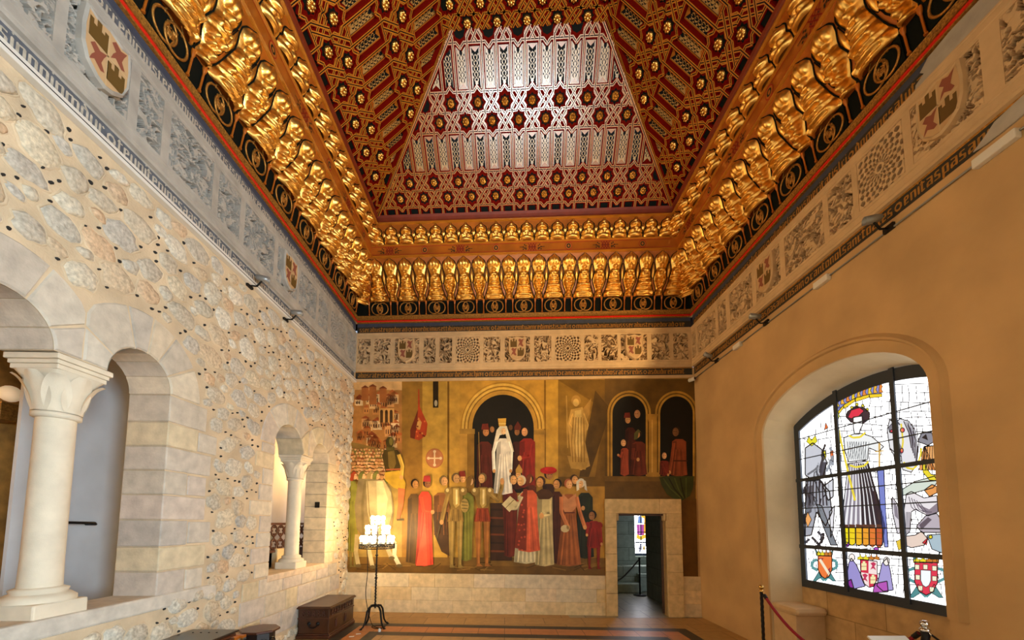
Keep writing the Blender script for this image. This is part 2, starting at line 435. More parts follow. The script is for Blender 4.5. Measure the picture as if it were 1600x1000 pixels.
# gallery beyond the arches
mb = MB(); mb.box((-4.28, 3.38, 0), (-4.25, 9.4, 3.6)); struct(mb.build('wall_gallery', M_['greyplaster']))
mb = MB(); mb.box((-6.2, YN, 0), (-5.6, 9.4, 4.2)); struct(mb.build('wall_passage', M_['brownplaster']))
mb = MB(); mb.box((-5.6, 9.2, 0), (-XL-TW, 9.4, 4.2)); mb.box((-5.6, YN-.15, 0), (-XL-TW, YN, 4.2)); struct(mb.build('wall_end', M_['reveal']))
mb = MB(); mb.box((-6.2, YN, 3.95), (-XL-TW, 9.4, 4.1)); struct(mb.build('ceiling_gallery', M_['beam']))
for i in range(12):
    mb = MB(); y = .4+i*.42; mb.box((-5.6, y, 3.62), (-XL-TW-.01, y+.17, 3.94), 0, bev=.012)
    o = mb.build('ceiling_beam', M_['beam'], origin=(-4.5, y, 3.62)); struct(o)
mb = MB()
mb.face([(-4.24, 6.3, 1.0), (-3.75, 6.3, 1.0), (-3.75, 6.3, 1.55), (-4.24, 6.3, 1.75)])
mb.box((-4.24, 6.3, .0), (-3.66, 6.55, 1.3), bev=.02)
struct(mb.build('trim_parapet', M_['reveal']))

# columns
def column(y, h0, h1, rad, ab, label, cap_h, ground):
    cx = -XL-.175
    t = thing('stone_column', label, 'column', (cx, y, h0), 'arcade columns')
    q = MB(); hb = .11
    q.box((cx-ab*.95, y-ab*.95, h0), (cx+ab*.95, y+ab*.95, h0+hb), 0, bev=.012)
    q.lathe([(rad*1.75, h0+hb), (rad*1.75, h0+hb+.03), (rad*1.45, h0+hb+.055), (rad*1.3, h0+hb+.06), (rad*1.38, h0+hb+.085), (rad*1.05, h0+hb+.1)], (cx, y, 0), 28)
    q.build('base', M_['colstone'], t, (cx, y, h0))
    zc = h1-cap_h
    q = MB(); q.lathe([(rad*1.04, h0+hb+.09), (rad, h0+.4), (rad*.97, zc+.01)], (cx, y, 0), 32); q.build('shaft', M_['colstone'], t, (cx, y, h0))
    q = MB()
    q.lathe([(rad*1., zc-.01), (rad*1.2, zc), (rad*1.2, zc+.03), (rad*1., zc+.035)], (cx, y, 0), 28)
    top = h1-.10; rows = []
    for k in range(11):                                            # bell turning from round to square
        u = k/10; zz = zc+.03+(top-zc-.03)*u; half = rad*.98+(ab*.92-rad*.98)*u**2.2; sq = u**1.3; row = []
        for i in range(48):
            a = 2*PI*i/48; cx_, sx_ = math.cos(a), math.sin(a)
            rs = 1/max(abs(cx_), abs(sx_)); rr = half*((1-sq)+sq*min(rs, 1.34))
            if u > .15: rr += .008*abs(math.sin(4*a))*math.sin(PI*min(1, u))
            row.append(V((cx+rr*cx_, y+rr*sx_, zz)))
        rows.append(row)
    q.grid(rows, 0, None, True, True)
    q.build('capital_bell', M_['colstone'], t, (cx, y, h0))
    for k in range(8):                                             # broad leaves: corners and sides
        a = PI/4*k + PI/4; dirv = V((math.cos(a), math.sin(a), 0)); tang = V((-dirv.y, dirv.x, 0)); q = MB()
        crn = k % 2 == 0; L = []; reach = ab*1.17 if crn else ab*.97; wid = (.075 if crn else .085)*rad/.107
        for j in range(10):
            u = j/9; zz = zc+.035+(top-.02-zc-.035)*min(1, u*1.02) - (.018*max(0, u-.8)*5 if crn else 0)
            rr = rad*1.0+(reach-rad)*u**2.0 + .006
            w = wid*(math.sin(PI*min(1, .16+u*.74))**.7)*(1 if crn else 1.1)
            row = []
            for i in range(7):
                e = i/6*2-1; row.append(V((cx, y, 0)) + dirv*(rr+.016*(1-e*e)+(.006 if abs(e) > .9 else 0)-abs(e)*.004) + tang*(e*w) + V((0, 0, zz)))
            L.append(row)
        q.grid(L); q.build('leaf', M_['colstone'], t, (cx, y, h0))
    q = MB()
    for (e, za, zb) in ((.93, top-.005, top+.03), (.98, top+.03, top+.06), (1.06, top+.06, h1)):
        q.box((cx-ab*e, y-ab*e, za), (cx+ab*e, y+ab*e, zb), 0, bev=.006)
    q.build('abacus', M_['colstone'], t, (cx, y, h0))
    return t
column(2.815, 1.06, 2.895, .105, .178, 'large pale stone column with leafy capital nearest the camera, on the ledge', .42, 1.06)
column(1.84, 1.06, 2.895, .105, .178, 'pale stone column left of the photo edge on the near arcade ledge', .42, 1.06)
column(6.02, 1.02, 2.755, .098, .165, 'small stone column dividing the far twin opening beside the corner', .38, 1.02)
# iron rod, globe lamp, balustrade
q = MB(); q.tube([(-4.25, 3.62, 1.72), (-4.16, 3.62, 1.72), (-4.14, 3.74, 1.715), (-4.14, 3.96, 1.71), (-4.15, 3.98, 1.70), (-4.25, 3.98, 1.70)], .013, 8)
tag(q.build('iron_bracket', M_['iron'], origin=(-4.25, 3.8, 1.7)), 'dark iron bar bracketed to the grey plaster wall behind the first arch', 'bracket')
def globe(P, wallx, label, m):  # lit globes added out of view to brighten the gallery
    t = thing('globe_lamp', label, 'lamp', (wallx, P[1], P[2]), 'added globe lamps in the gallery')
    q = MB(); q.lathe([(.001, -.09)]+[(.09*math.cos(a), .09*math.sin(a)) for a in [(-80+20*i)*PI/180 for i in range(9)]]+[(.001, .09)], P, 18); q.build('globe', m, t, P)
    q = MB(); q.tube([(wallx, P[1], P[2]-.1), (P[0], P[1], P[2]-.1)], .02, 8); q.build('arm', M_['iron'], t, P)
globe((-5.42, 1.9, 2.9), -5.6, 'added unseen globe lamp brightening the brown gallery wall beyond the left edge of the photo', M_['fillglobe'])
globe((-3.72, 7.7, 2.9), -XL-TW, 'added unseen globe lamp on the back of the rubble wall, brightening the far opening', M_['fillglobe'])
t = thing('globe_lamp', 'white globe lamp on a pipe against the brown wall at the left edge', 'lamp', (-5.55, 4.22, .0))
q = MB(); q.lathe([(.001, -.09)]+[(.09*math.cos(a), .09*math.sin(a)) for a in [(-80+20*i)*PI/180 for i in range(9)]]+[(.001, .09)], (-5.45, 4.22, 3.12), 18); q.build('globe', M_['globe'], t, (-5.45, 4.22, 3.12))
q = MB(); q.box((-5.56, 4.08, 2.80), (-5.36, 4.26, 3.0), bev=.01); q.build('socket_box', M_['golddim'], t, (-5.45, 4.16, 2.85))
q = MB(); q.tube([(-5.55, 4.16, 0), (-5.55, 4.16, 2.85)], .03, 8); q.build('pipe', M_['brownplaster'], t, (-5.55, 4.16, 1))
q = MB(); q.box((-4.25, 7.3, 1.0), (-3.62, 7.34, 1.06), 0); 
t = thing('tracery_balustrade', 'reddish brown pierced wooden balustrade behind the small column', 'balustrade', (-3.8, 6.9, 1.0))
def bal(x, y0, y1, z0, z1):
    q = MB()
    for z in (z0, z1): q.box((x-.025, y0, z-.02), (x+.025, y1, z+.02), 0, bev=.005)
    q.build('rail', M_['darkwood'], t, (x, y0, z0))
    q = MB(); n = int((y1-y0)/.17); w = (y1-y0)/n; h = z1-z0; nr = 2
    for i in range(n):
        for j in range(nr):
            c0, c1 = y0+(i+.5)*w, z0+(j+.5)*h/nr
            for k in range(4):
                a = PI/2*k+PI/4; ca, sa = .045*math.cos(a), .045*math.sin(a)
                q.tube([(x, c0+ca+.043*math.cos(a+b), c1+sa+.043*math.sin(a+b)) for b in [(-120+24*m_)*PI/180 for m_ in range(11)]], .011, 5)
            q.tube([(x, c0-w/2, c1), (x, c0, c1+h/nr/2)], .011, 5); q.tube([(x, c0+w/2, c1), (x, c0, c1-h/nr/2)], .011, 5)
            q.tube([(x, c0-w/2, c1), (x, c0, c1-h/nr/2)], .011, 5); q.tube([(x, c0+w/2, c1), (x, c0, c1+h/nr/2)], .011, 5)
    q.build('tracery', M_['darkwood'], t, (x, y0, z0))
bal(-3.72, 6.0, 7.3, 1.26, 1.70)
q = MB(); q.box((-3.73, 6.6, 1.0), (-3.70, 7.3, 1.24), bev=.004); q.build('lower_panel', M_['darkwood'], t, (-3.72, 6.9, 1.1))
q = MB(); q.box((-3.3, 6.70, 1.98), (-3.22, 6.714, 2.08), bev=.004)
tag(q.build('junction_box', M_['iron'], origin=(-3.26, 6.71, 2.0)), 'small black box fixed to the jamb beside the small column', 'box')
# ------------------------------------------------------------------ right wall with two window niches
ND = .40                                       # niche depth
RW = lambda p, o=0.: V((XR+o, p[0], p[1]))
def ell(c, a, z, b, n=22): return [(c+a*math.cos(PI*i/n), z+b*math.sin(PI*i/n)) for i in range(n+1)]
def niche_poly(c, a, z, b): return [(c-a, 0), (c+a, 0)] + ell(c, a, z, b)
def seg(c, half, top, sag, n=18):
    R = (half*half+sag*sag)/(2*sag); zc = top-R
    return [(c+half*(1-2*i/n), zc+math.sqrt(R*R-(half*(1-2*i/n))**2)) for i in range(n+1)]
NC, WSPLIT = 4.26, 1.9
niches = [(4.26, 1.08), (.6, 1.08), (-3.06, 1.08)]
mb = MB()
pl = [(YN, 0)]
for c, a in sorted(niches): pl += [(c-a, 0)] + ell(c, a, 2.96, .59)[::-1] + [(c+a, 0)]
pl += [(yfar(XR)+.3, 0), (yfar(XR)+.3, 4.80), (YN, 4.80)]
mb.holes(pl, [], lambda p: RW(p), 0, flip=True)
for c, a in niches:
    fr = niche_poly(c, a, 2.96, .59)[1:] + [(c-a, 0)]
    ga = 1.04
    bk = [(c-.02+ga, 0)] + [(c-.02+ga*math.cos(PI*i/22), min(3.385-.28+.28, 2.9+.5*math.sin(PI*i/22))) for i in range(23)] + [(c-.02-ga, 0)]
    for i in range(len(fr)-1): mb.face([RW(fr[i+1]), RW(fr[i]), RW(bk[i], ND), RW(bk[i+1], ND)], 1, None, 0 < i < len(fr)-2)
    mb.face([RW((c+ga, 0), ND), RW((c-ga-.04, 0), ND), RW((c-ga-.04, .92), ND), RW((c+ga, .92), ND)], 2)
    top = seg(c-.1+.0, 1.1, 3.42, .29)
    hole = [(c-1.16, .90), (c+.955, .90)] + seg(c-.1025, 1.0575, 3.385, .28)
    o2 = [(c-1.3, .90), (c+1.2, .90), (c+1.2, 3.9), (c-1.3, 3.9)]
    mb.holes(o2, [[(p[0], p[1]+.002) for p in hole]], lambda p: RW(p, ND+.01), 1, flip=True)
struct(mb.build('wall_right', [M_['plaster'], M_['reveal'], brick_mat('niche ashlar', '#b3905f', '#bb9b6c', '#8d7048', 1., .75, .30, 'YZ', .006, .8, .5, .15, .2)]))
for c, a in niches:                              # moulded arch round each niche
    mb = MB(); n = 40
    path = [(c-a, .96)] + [(c-a, .96+.1*i) for i in range(1, 20)] + ell(c, a, 2.96, .59, n)[::-1] + [(c+a, 2.96-.1*i) for i in range(1, 30)] 
    path2 = [(c+.035-(a+.16), p[1]) if i < 20 else None for i, p in enumerate(path)]
    outp = [(c+.03-(a+.17), .96)] + [(c+.03-(a+.17), .96+.1*i) for i in range(1, 20)] + ell(c+.03, a+.17, 2.94, .82, n)[::-1] + [(c+.03+a+.17, 2.96-.1*i) for i in range(1, 30)]
    lay = [(0, .0), (.02, .022), (.62, .022), (.68, .05), (.8, .055), (.9, .03), (1, 0)]
    rows = []
    for (t, o) in lay: rows.append([RW((p[0]+(q[0]-p[0])*t, p[1]+(q[1]-p[1])*t), -o) for p, q in zip(path, outp)])
    mb.grid(rows, 0, None, False)
    mb.face([r[0] for r in rows], 0)
    struct(mb.build('trim_niche', M_['plaster']))
    mb = MB(); mb.box((XR+.02, c+.66, 0), (XR+ND+.0, c+1.07, .58), 0, bev=.006)
    mb.box((XR-.02, c+.60, .575), (XR+ND, c+1.075, .68), 0, bev=.045)
    tag(mb.build('window_seat', M_['stucco'], origin=(XR+.2, c+.9, 0)), ('stone window seat with rounded edge in the niche below the stained glass' if c > 2 else ('stone window seat in the near niche beside the camera' if c > 0 else 'stone window seat in the last niche behind the camera')), 'seat')

# ------------------------------------------------------------------ stained glass window
GX = ND-.03
def G(x, y, k=0): return on_right(x, y, GX - .0012*k)
def pane_window(c, name, figures):
    w = thing(name, 'x', 'window', (XR+GX, c, .9)); del w['label'], w['category']; struct(w)
    y0, y1 = c-1.16, c+.955
    outl = [(y0, .90), (y1, .90)] + seg((y0+y1)/2, 1.0575, 3.385, .28)
    ins = [(y0+.07, 1.0), (y1-.08, 1.0)] + seg((y0+y1)/2-.005, .98, 3.25, .24)
    q = MB()
    for o0, o1, fl in ((GX-.02, GX+.02, 0),):
        q.holes(outl, [ins], lambda p: RW(p, o0), 0, flip=True)
        for i in range(len(ins)):
            a, b = ins[i], ins[(i+1) % len(ins)]; q.face([RW(a, o0), RW(b, o0), RW(b, o1), RW(a, o1)])
    q.build('frame', M_['leadframe'], w, (XR+GX, c, .9))
    return w, ins
win, gl_ins = pane_window(4.26, 'window_1', True)
q = MB()
q.holes(gl_ins, [], lambda p: RW(p, GX+.005), 0, '#ffffff', flip=True)
def in_glass(x, y):
    P = G(x, y); yy, zz = P.y, P.z; c_ = (3.1+5.215)/2-.005
    return 3.19 < yy < 5.12 and 1.01 < zz < 3.24-.24*((yy-c_)/.98)**2
GL = []
def gp(pts, col, k=1): GL.append((pts, col, k)); q.face([G(x, y, k) for x, y in pts][::1], 1, col)
def gline(pts, w, col='#101216', k=6):
    if k == 1 and not all(in_glass(*p_) for p_ in pts): return
    for (xa, ya), (xb, yb) in zip(pts[:-1], pts[1:]):
        L = math.hypot(xb-xa, yb-ya) or 1; nx, ny = -(yb-ya)/L*w/2, (xb-xa)/L*w/2
        q.face([G(xa+nx, ya+ny, k), G(xb+nx, yb+ny, k), G(xb-nx, yb-ny, k), G(xa-nx, ya-ny, k)], 1, col)
def gout(pts, w=1.6, k=6): gline(pts+[pts[0]], w, '#101216', k)
def gell(cx, cy_, rx, ry, col, k=2, n=14, out=True):
    pts = [(cx+rx*math.cos(2*PI*i/n), cy_+ry*math.sin(2*PI*i/n)) for i in range(n)]
    gp(pts, col, k)
    if out: gout(pts, 1.4, k+3)
def gfig(pts, col, k=2, w=1.6): gp(pts, col, k); gout(pts, w, k+4)
# irregular leading of the clear ground
random.seed(21)
for xa, xb in ((1252, 1300), (1304, 1380), (1384, 1484)):
    y = 586
    while y < 950:
        h = random.uniform(9, 17); gline([(xa, y+random.uniform(-2, 2)), ((xa+xb)/2, y+random.uniform(-3, 3)), (xb, y+random.uniform(-2, 2))], 1.3, '#101216', 1) if random.random() < .8 else None
        x = xa+random.uniform(3, 12)
        while x < xb:
            gline([(x, y), (x+random.uniform(-3, 3), y+h)], 1.3, '#101216', 1); x += random.uniform(8, 19)
        y += h
# arched golden banner
bn = [(1303, 650), (1318, 633), (1336, 622), (1358, 616), (1378, 615)]
for (a, b) in zip(bn[:-1], bn[1:]):
    gfig([a, b, (b[0], b[1]+5), (a[0]+1, a[1]+6)], '#f2cf2a', 2, 1)
    gp([(a[0], a[1]-14), (b[0], b[1]-16), b, a], '#8d8fd0', 1)
for i in range(9):
    t = i/8; x = 1308+t*68; y = 636-22*math.sin(t*1.5); cl = ('#f4d02c', '#f0b43c', '#e88a3a')[i % 3]
    gfig([(x-3, y), (x-2, y-12), (x+1, y-14), (x+3, y-10), (x+1, y-6), (x+4, y-1)], cl, 3, .9)
# standing figure in a long gown
gfig([(1322, 652), (1324, 643), (1336, 636), (1350, 637), (1359, 645), (1358, 655), (1350, 661), (1330, 660)], '#3a2a34', 2)
gfig([(1325, 652), (1330, 641), (1343, 637), (1350, 642), (1342, 650), (1330, 654)], '#e0304c', 3, 1)
for x, y in ((1331, 637), (1339, 632), (1348, 634), (1355, 640)): gell(x, y, 2.3, 2.6, '#e8d834', 4, 8)
gfig([(1333, 652), (1347, 650), (1348, 664), (1344, 672), (1343, 678), (1335, 678), (1333, 668)], '#ffffff', 4)
gfig([(1318, 684), (1334, 678), (1346, 677), (1362, 682), (1381, 698), (1372, 706), (1358, 700), (1356, 718), (1326, 722), (1320, 705)], '#f1f4f4', 2)
for i in range(9): gline([(1324+i*3.6, 690), (1327+i*3.1, 718)], .9, '#4a4f55', 5)
gline([(1326, 680), (1333, 684), (1344, 683), (1352, 676)], 3, '#f0dc3a', 7)
gown = [(1326, 724), (1356, 720), (1366, 760), (1376, 800), (1382, 826), (1378, 852), (1318, 852), (1314, 826), (1318, 790), (1322, 750)]
gfig(gown, '#efeef2', 2)
for i in range(9):
    t = i/8; x0 = 1328+t*27; x1 = 1317+t*62; cl = '#2c2630' if t > .4 else '#8b8593'
    gp([(x0-1, 724), (x0+1.2, 724), ((x0+x1)/2+3+2*t, 775), (x1+1.5+4*t, 826), (x1-1.5, 826), ((x0+x1)/2, 775)], cl, 4)
gp([(1368, 770), (1382, 826), (1380, 852), (1372, 850), (1370, 815), (1362, 765)], '#3a2b2e', 4)
for i in range(6):
    x = 1316+i*10.6; cl = ('#f3e31e', '#f0d420', '#f0b826', '#eea030', '#e27a34', '#c85a30')[i]
    gfig([(x, 824), (x+9.6, 825), (x+9.9, 848+i*.8), (x+5, 852+i*.8), (x+.4, 849+i*.8)], cl, 5, 1.2); gline([(x+1, 832), (x+9, 833)], 1, '#7a5a10', 7); gline([(x+1, 841), (x+9, 842)], 1, '#7a5a10', 7)
    gp([(x, 819), (x+9.6, 820), (x+9.6, 825), (x, 824)], '#5a3628', 5)
gell(1322, 851, 5, 4, '#b24ac0', 3); gell(1369, 858, 4, 3, '#b24ac0', 3)
gline([(1328, 727), (1337, 730), (1350, 728), (1357, 721)], 3, '#f0dc3a', 7)
gline([(1307, 656), (1316, 698), (1326, 742), (1336, 782)], 3.4, '#ecd63a', 7); gfig([(1302, 650), (1308, 640), (1312, 650), (1308, 660)], '#d8e04a', 6, 1)
gfig([(1370, 730), (1381, 729), (1384, 800), (1388, 855), (1382, 855), (1376, 800)], '#8f9be0', 3); gline([(1374, 690), (1374, 730)], 3, '#d8b060', 6); gline([(1367, 706), (1381, 704)], 2, '#d8b060', 6)
for i in range(5): gline([(1372+i*2, 735), (1380+i*1.6, 850)], .7, '#4a58a8', 7)
# rider and armour on the left light
for i in range(26):
    random.seed(i+40); x, y = random.uniform(1258, 1300), random.uniform(690, 850)
    L = random.uniform(14, 34); a = random.uniform(1., 2.2)
    pts = [(max(1256, min(1301, x+L*t*math.cos(a)+5*math.sin(3*t+i))), min(855, y+L*t*math.sin(a))) for t in (0, .25, .5, .75, 1)]
    gline(pts, random.uniform(1.2, 4.5), random.choice(['#2b2a33', '#3a3a44', '#6d7078', '#9aa0aa', '#232228']), 3+i % 3)
gfig([(1258, 700), (1270, 692), (1284, 702), (1292, 722), (1286, 745), (1272, 752), (1258, 742)], '#c9ccd6', 2, 2)
gfig([(1259, 752), (1280, 750), (1296, 768), (1300, 800), (1290, 822), (1276, 800), (1268, 836), (1258, 838)], '#a5a8b4', 2, 2)
gp([(1282, 722), (1292, 722), (1290, 745), (1280, 750)], '#4a4a56', 4); gp([(1262, 760), (1270, 758), (1268, 800), (1260, 806)], '#55555f', 4)
gfig([(1286, 760), (1302, 748), (1302, 776), (1294, 782)], '#d8dae2', 3, 2)
for i in range(7): gline([(1262+i*4.5, 752), (1259+i*5.5, 790)], 2.2, '#2b2730', 5)
gfig([(1260, 690), (1264, 682), (1268, 688), (1274, 680), (1277, 690), (1268, 697)], '#e8df2e', 4, 1)
gfig([(1283, 712), (1289, 703), (1291, 714), (1286, 720)], '#e8df2e', 4, 1); gfig([(1297, 706), (1302, 704), (1302, 722), (1298, 718)], '#e2703a', 4, 1)
gfig([(1276, 788), (1284, 790), (1300, 832), (1308, 852), (1298, 852), (1286, 822)], '#7c838c', 4); gfig([(1296, 800), (1304, 790), (1302, 828), (1298, 840)], '#e9e9ef', 3)
gfig([(1262, 800), (1268, 812), (1262, 824), (1258, 812)], '#f0a860', 4, 1); gfig([(1290, 660), (1294, 668), (1288, 672)], '#e2703a', 4, 1)
# horse on the right light
gfig([(1386, 672), (1390, 655), (1398, 662), (1406, 654), (1420, 658), (1430, 672), (1434, 700), (1430, 730), (1424, 738), (1410, 734), (1408, 712), (1402, 715), (1397, 712), (1390, 700)], '#e6e6ea', 2)
gfig([(1388, 668), (1395, 660), (1404, 668), (1398, 674), (1390, 676)], '#7d7a84', 4, 1); gp([(1418, 662), (1428, 676), (1430, 700), (1422, 690)], '#6d6872', 4)
gp([(1404, 690), (1410, 700), (1409, 712), (1404, 706)], '#8b8891', 4)
gline([(1408, 662), (1411, 690), (1409, 705)], 2.6, '#ecd63a', 7); gell(1410, 672, 3.4, 3.6, '#e8455c', 7, 10); gell(1393, 674, 2.2, 2.6, '#e8455c', 7, 10); gell(1409, 704, 2.4, 4, '#e8455c', 7, 10)
gline([(1412, 722), (1417, 731), (1427, 733), (1434, 726), (1438, 712), (1440, 700)], 3, '#ecd63a', 7)
for i in range(7): gline([(1412+i*3.2, 658+i*.8), (1420+i*2.6, 676+i*3), (1424+i*1.4, 700+i*4)], 1.6, ('#2e2a33', '#8b8893')[i % 2], 6)
gline([(1390, 700), (1397, 706), (1404, 704)], 1.4, '#1b1a20', 7); gell(1401, 682, 1.6, 1.8, '#1b1a20', 7, 8); gline([(1397, 668), (1400, 656), (1406, 664)], 2.2, '#4a4650', 6)
for i in range(5): gline([(1420+i*4, 776+i*2), (1424+i*6, 792+i*2), (1432+i*6, 800)], 1.2, '#5a5260', 7); gline([(1416+i*1.4, 800), (1415+i*1.6, 834)], .9, '#77707c', 7)
for i in range(8): gline([(1330+i*4, 690), (1322+i*4.6, 716)], .7, '#6a7076', 7)
for i in range(6): gfig([(1443+i*.5, 698), (1446+i*3.6, 696), (1441+i*5.2, 735), (1436+i*5, 734)], ('#e8a060', '#d07a34', '#f0b878')[i % 3], 3, 1)
gfig([(1441, 718), (1447, 718), (1448, 732), (1455, 741), (1466, 744), (1466, 751), (1452, 750), (1442, 738)], '#ecd82e', 6, 1.2)
gfig([(1434, 690), (1440, 676), (1456, 676), (1460, 690), (1450, 696)], '#8a8a94', 3); gp([(1440, 684), (1447, 678), (1450, 688)], '#1b1a20', 6)
gfig([(1404, 768), (1430, 752), (1460, 744), (1466, 752), (1458, 762), (1430, 770), (1408, 775)], '#d5e0d4', 4)
gfig([(1444, 766), (1456, 757), (1464, 760), (1464, 770), (1452, 776)], '#e69a52', 5)
gfig([(1416, 772), (1424, 768), (1444, 778), (1464, 774), (1466, 800), (1450, 806), (1430, 796), (1424, 800), (1422, 830), (1414, 838), (1412, 800)], '#e9e4e8', 3)
gp([(1430, 786), (1452, 796), (1464, 786), (1466, 800), (1450, 806)], '#8a7f8c', 5)
gfig([(1432, 822), (1446, 806), (1464, 802), (1470, 812), (1470, 832), (1440, 832)], '#b9b0bb', 3); gp([(1436, 820), (1450, 808), (1456, 812), (1440, 828)], '#5e5562', 5)
gfig([(1412, 838), (1430, 836), (1440, 830), (1450, 842), (1444, 852), (1424, 856), (1414, 852)], '#e8d2c4', 3); gfig([(1400, 846), (1412, 840), (1414, 854), (1404, 860)], '#e4c43e', 5, 1)
gfig([(1448, 836), (1474, 834), (1476, 866), (1456, 858)], '#a9c0cc', 3); gfig([(1441, 848), (1450, 840), (1448, 852)], '#d8303c', 5, 1); gfig([(1402, 790), (1406, 778), (1411, 792), (1408, 798)], '#ecdb2c', 5, 1)
gell(1454, 839, 3, 3, '#ecd82e', 6, 8)
gfig([(1394, 776), (1404, 790), (1410, 832), (1402, 834), (1394, 800)], '#d9d5dc', 3); gp([(1396, 782), (1402, 792), (1404, 812), (1398, 806)], '#8a8490', 5)
# coats of arms along the foot
def crown(x, y, w, h=11):
    n = 4
    for i in range(n):
        xx = x-w/2+i*w/n; cl = '#eddb2a' if i < n/2 else '#c97a2a'
        gfig([(xx, y), (xx+w/n, y+1), (xx+w/n, y-h*.45), (xx+w/n*.7, y-h*.4), (xx+w/n*.5, y-h), (xx+w/n*.3, y-h*.4), (xx, y-h*.45)], cl, 5, .9)
def ribbon(x, y, w, h):
    for sgn in (-1, 1):
        pts = [(x+sgn*w*.42, y-h*.45), (x+sgn*w*.62, y-h*.62), (x+sgn*w*.5, y-h*.3)]
        gfig(pts, '#3f7d80', 3, 1)
        gline([(x+sgn*w*.45, y-h*.18), (x+sgn*w*.78, y-h*.12), (x+sgn*w*.82, y+h*.1), (x+sgn*w*.42, y+h*.22)], 5, '#5b989a', 3)
        gfig([(x+sgn*w*.35, y+h*.25), (x+sgn*w*.75, y+h*.62), (x+sgn*w*.55, y+h*.62), (x+sgn*w*.15, y+h*.45)], '#4f8d90', 3, 1)
    gline([(x-w*.25, y+h*.45), (x, y+h*.6), (x+w*.25, y+h*.45)], 5, '#5b989a', 3)
def sh(x, y, w, h): return [(x-w/2, y-h/2), (x+w/2, y-h/2+1), (x+w/2, y+h*.12), (x+w*.3, y+h*.4), (x, y+h/2), (x-w*.3, y+h*.38), (x-w/2, y+h*.1)]
ribbon(1288, 882, 24, 42); crown(1288, 868, 24); gfig(sh(1289, 886, 22, 36), '#ee7a3a', 5); gline([(1281, 874), (1296, 898)], 4, '#f4e6c8', 7); gp([(1278, 872), (1287, 872), (1282, 880)], '#a03438', 6); gp([(1291, 892), (1298, 886), (1296, 900)], '#a03438', 6)
gfig([(1322, 908), (1326, 880), (1330, 872), (1338, 882), (1346, 900), (1352, 916), (1336, 920), (1328, 918)], '#9a92d0', 3); gfig([(1318, 912), (1330, 905), (1334, 919), (1322, 918)], '#8a2f98', 4)
gfig([(1378, 880), (1386, 872), (1391, 890), (1396, 922), (1380, 924), (1370, 915)], '#a69ed6', 3); gfig([(1366, 912), (1386, 908), (1388, 925), (1364, 926)], '#b454b8', 4); gell(1331, 871, 5, 6, '#fbf3ec', 5, 10); gell(1385, 877, 5, 7, '#fbf3ec', 5, 10)
crown(1357, 874, 34, 9)
s4 = [(1344, 874), (1371, 877), (1371, 904), (1366, 916), (1358, 918), (1350, 912), (1345, 900)]
gfig(s4, '#f6e2de', 5); gp([(1344, 874), (1357, 875.5), (1357, 896), (1345, 894)], '#d2284a', 6); gp([(1357, 896), (1371, 898), (1370, 906), (1366, 916), (1358, 918)], '#d2284a', 6)
for x, y in ((1350, 885), (1364, 906)):
    gp([(x-4, y+6), (x-4, y-5), (x-2, y-5), (x-2, y-8), (x+2, y-8), (x+2, y-5), (x+4, y-5), (x+4, y+6)], '#f3e9b0', 7); gline([(x-4, y), (x+4, y)], .8, '#a03020', 8)
for x, y in ((1364, 885), (1351, 903)): gp([(x-4, y+5), (x-1, y-1), (x-4, y-5), (x+1, y-7), (x+5, y-4), (x+2, y), (x+5, y+6), (x, y+3)], '#c4345c', 7)
ribbon(1447, 898, 36, 58); crown(1447, 879, 40, 12); gfig(sh(1447, 904, 36, 52), '#e03450', 5); gfig(sh(1446.5, 904, 16, 27), '#f6fbff', 7, 1)
for x, y in ((1433, 886), (1446, 886), (1460, 888), (1434, 902), (1460, 904), (1438, 919), (1456, 921)):
    gfig([(x-3.6, y-4), (x+3.6, y-3.6), (x+3.4, y+4), (x-3.4, y+3.6)], '#f7f0d0', 7, .8)
GO = (XR+GX, 4.26, .9)
q.build('stained_glass', [glass_mat('stained glass', 3.2, False), glass_mat('painted glass', 1.0, False)], win, GO)
q = MB()
ym = [3.1+.706, 3.1+1.41]
for yy in (3.83, 4.52):
    q.box((XR+GX-.035, yy-.024, .95), (XR+GX-.018, yy+.024, 3.37), 0)
q.build('mullion', M_['leadframe'], win, GO)
q = MB()
for zz, h in ((1.44, .025), (2.335, .022)): q.box((XR+GX-.034, 3.1, zz-h), (XR+GX-.019, 5.21, zz+h), 0)
for zz in (1.70, 1.95, 2.15, 2.62, 2.9): q.box((XR+GX-.026, 3.1, zz-.006), (XR+GX-.019, 5.21, zz+.006), 0)
q.build('saddle_bar', M_['leadframe'], win, GO)
# the next window beside the camera, then one added to light the gallery
for nm, c in (('window_2', .6), ('window_added', -3.06)):
    w2, ins2 = pane_window(c, nm, False)
    q = MB(); q.holes(ins2, [], lambda p: RW(p, GX+.005), 0, '#d2e7f6', flip=True); q.build('stained_glass', glass_mat('stained glass '+nm, 15. if c > 0 else 100., True, 8.), w2, (XR+GX, c, .9))
    q = MB()
    for yy in (c-.43, c+.26): q.box((XR+GX-.035, yy-.024, .95), (XR+GX-.018, yy+.024, 3.37), 0)
    q.build('mullion', M_['leadframe'], w2, (XR+GX, c, .9))

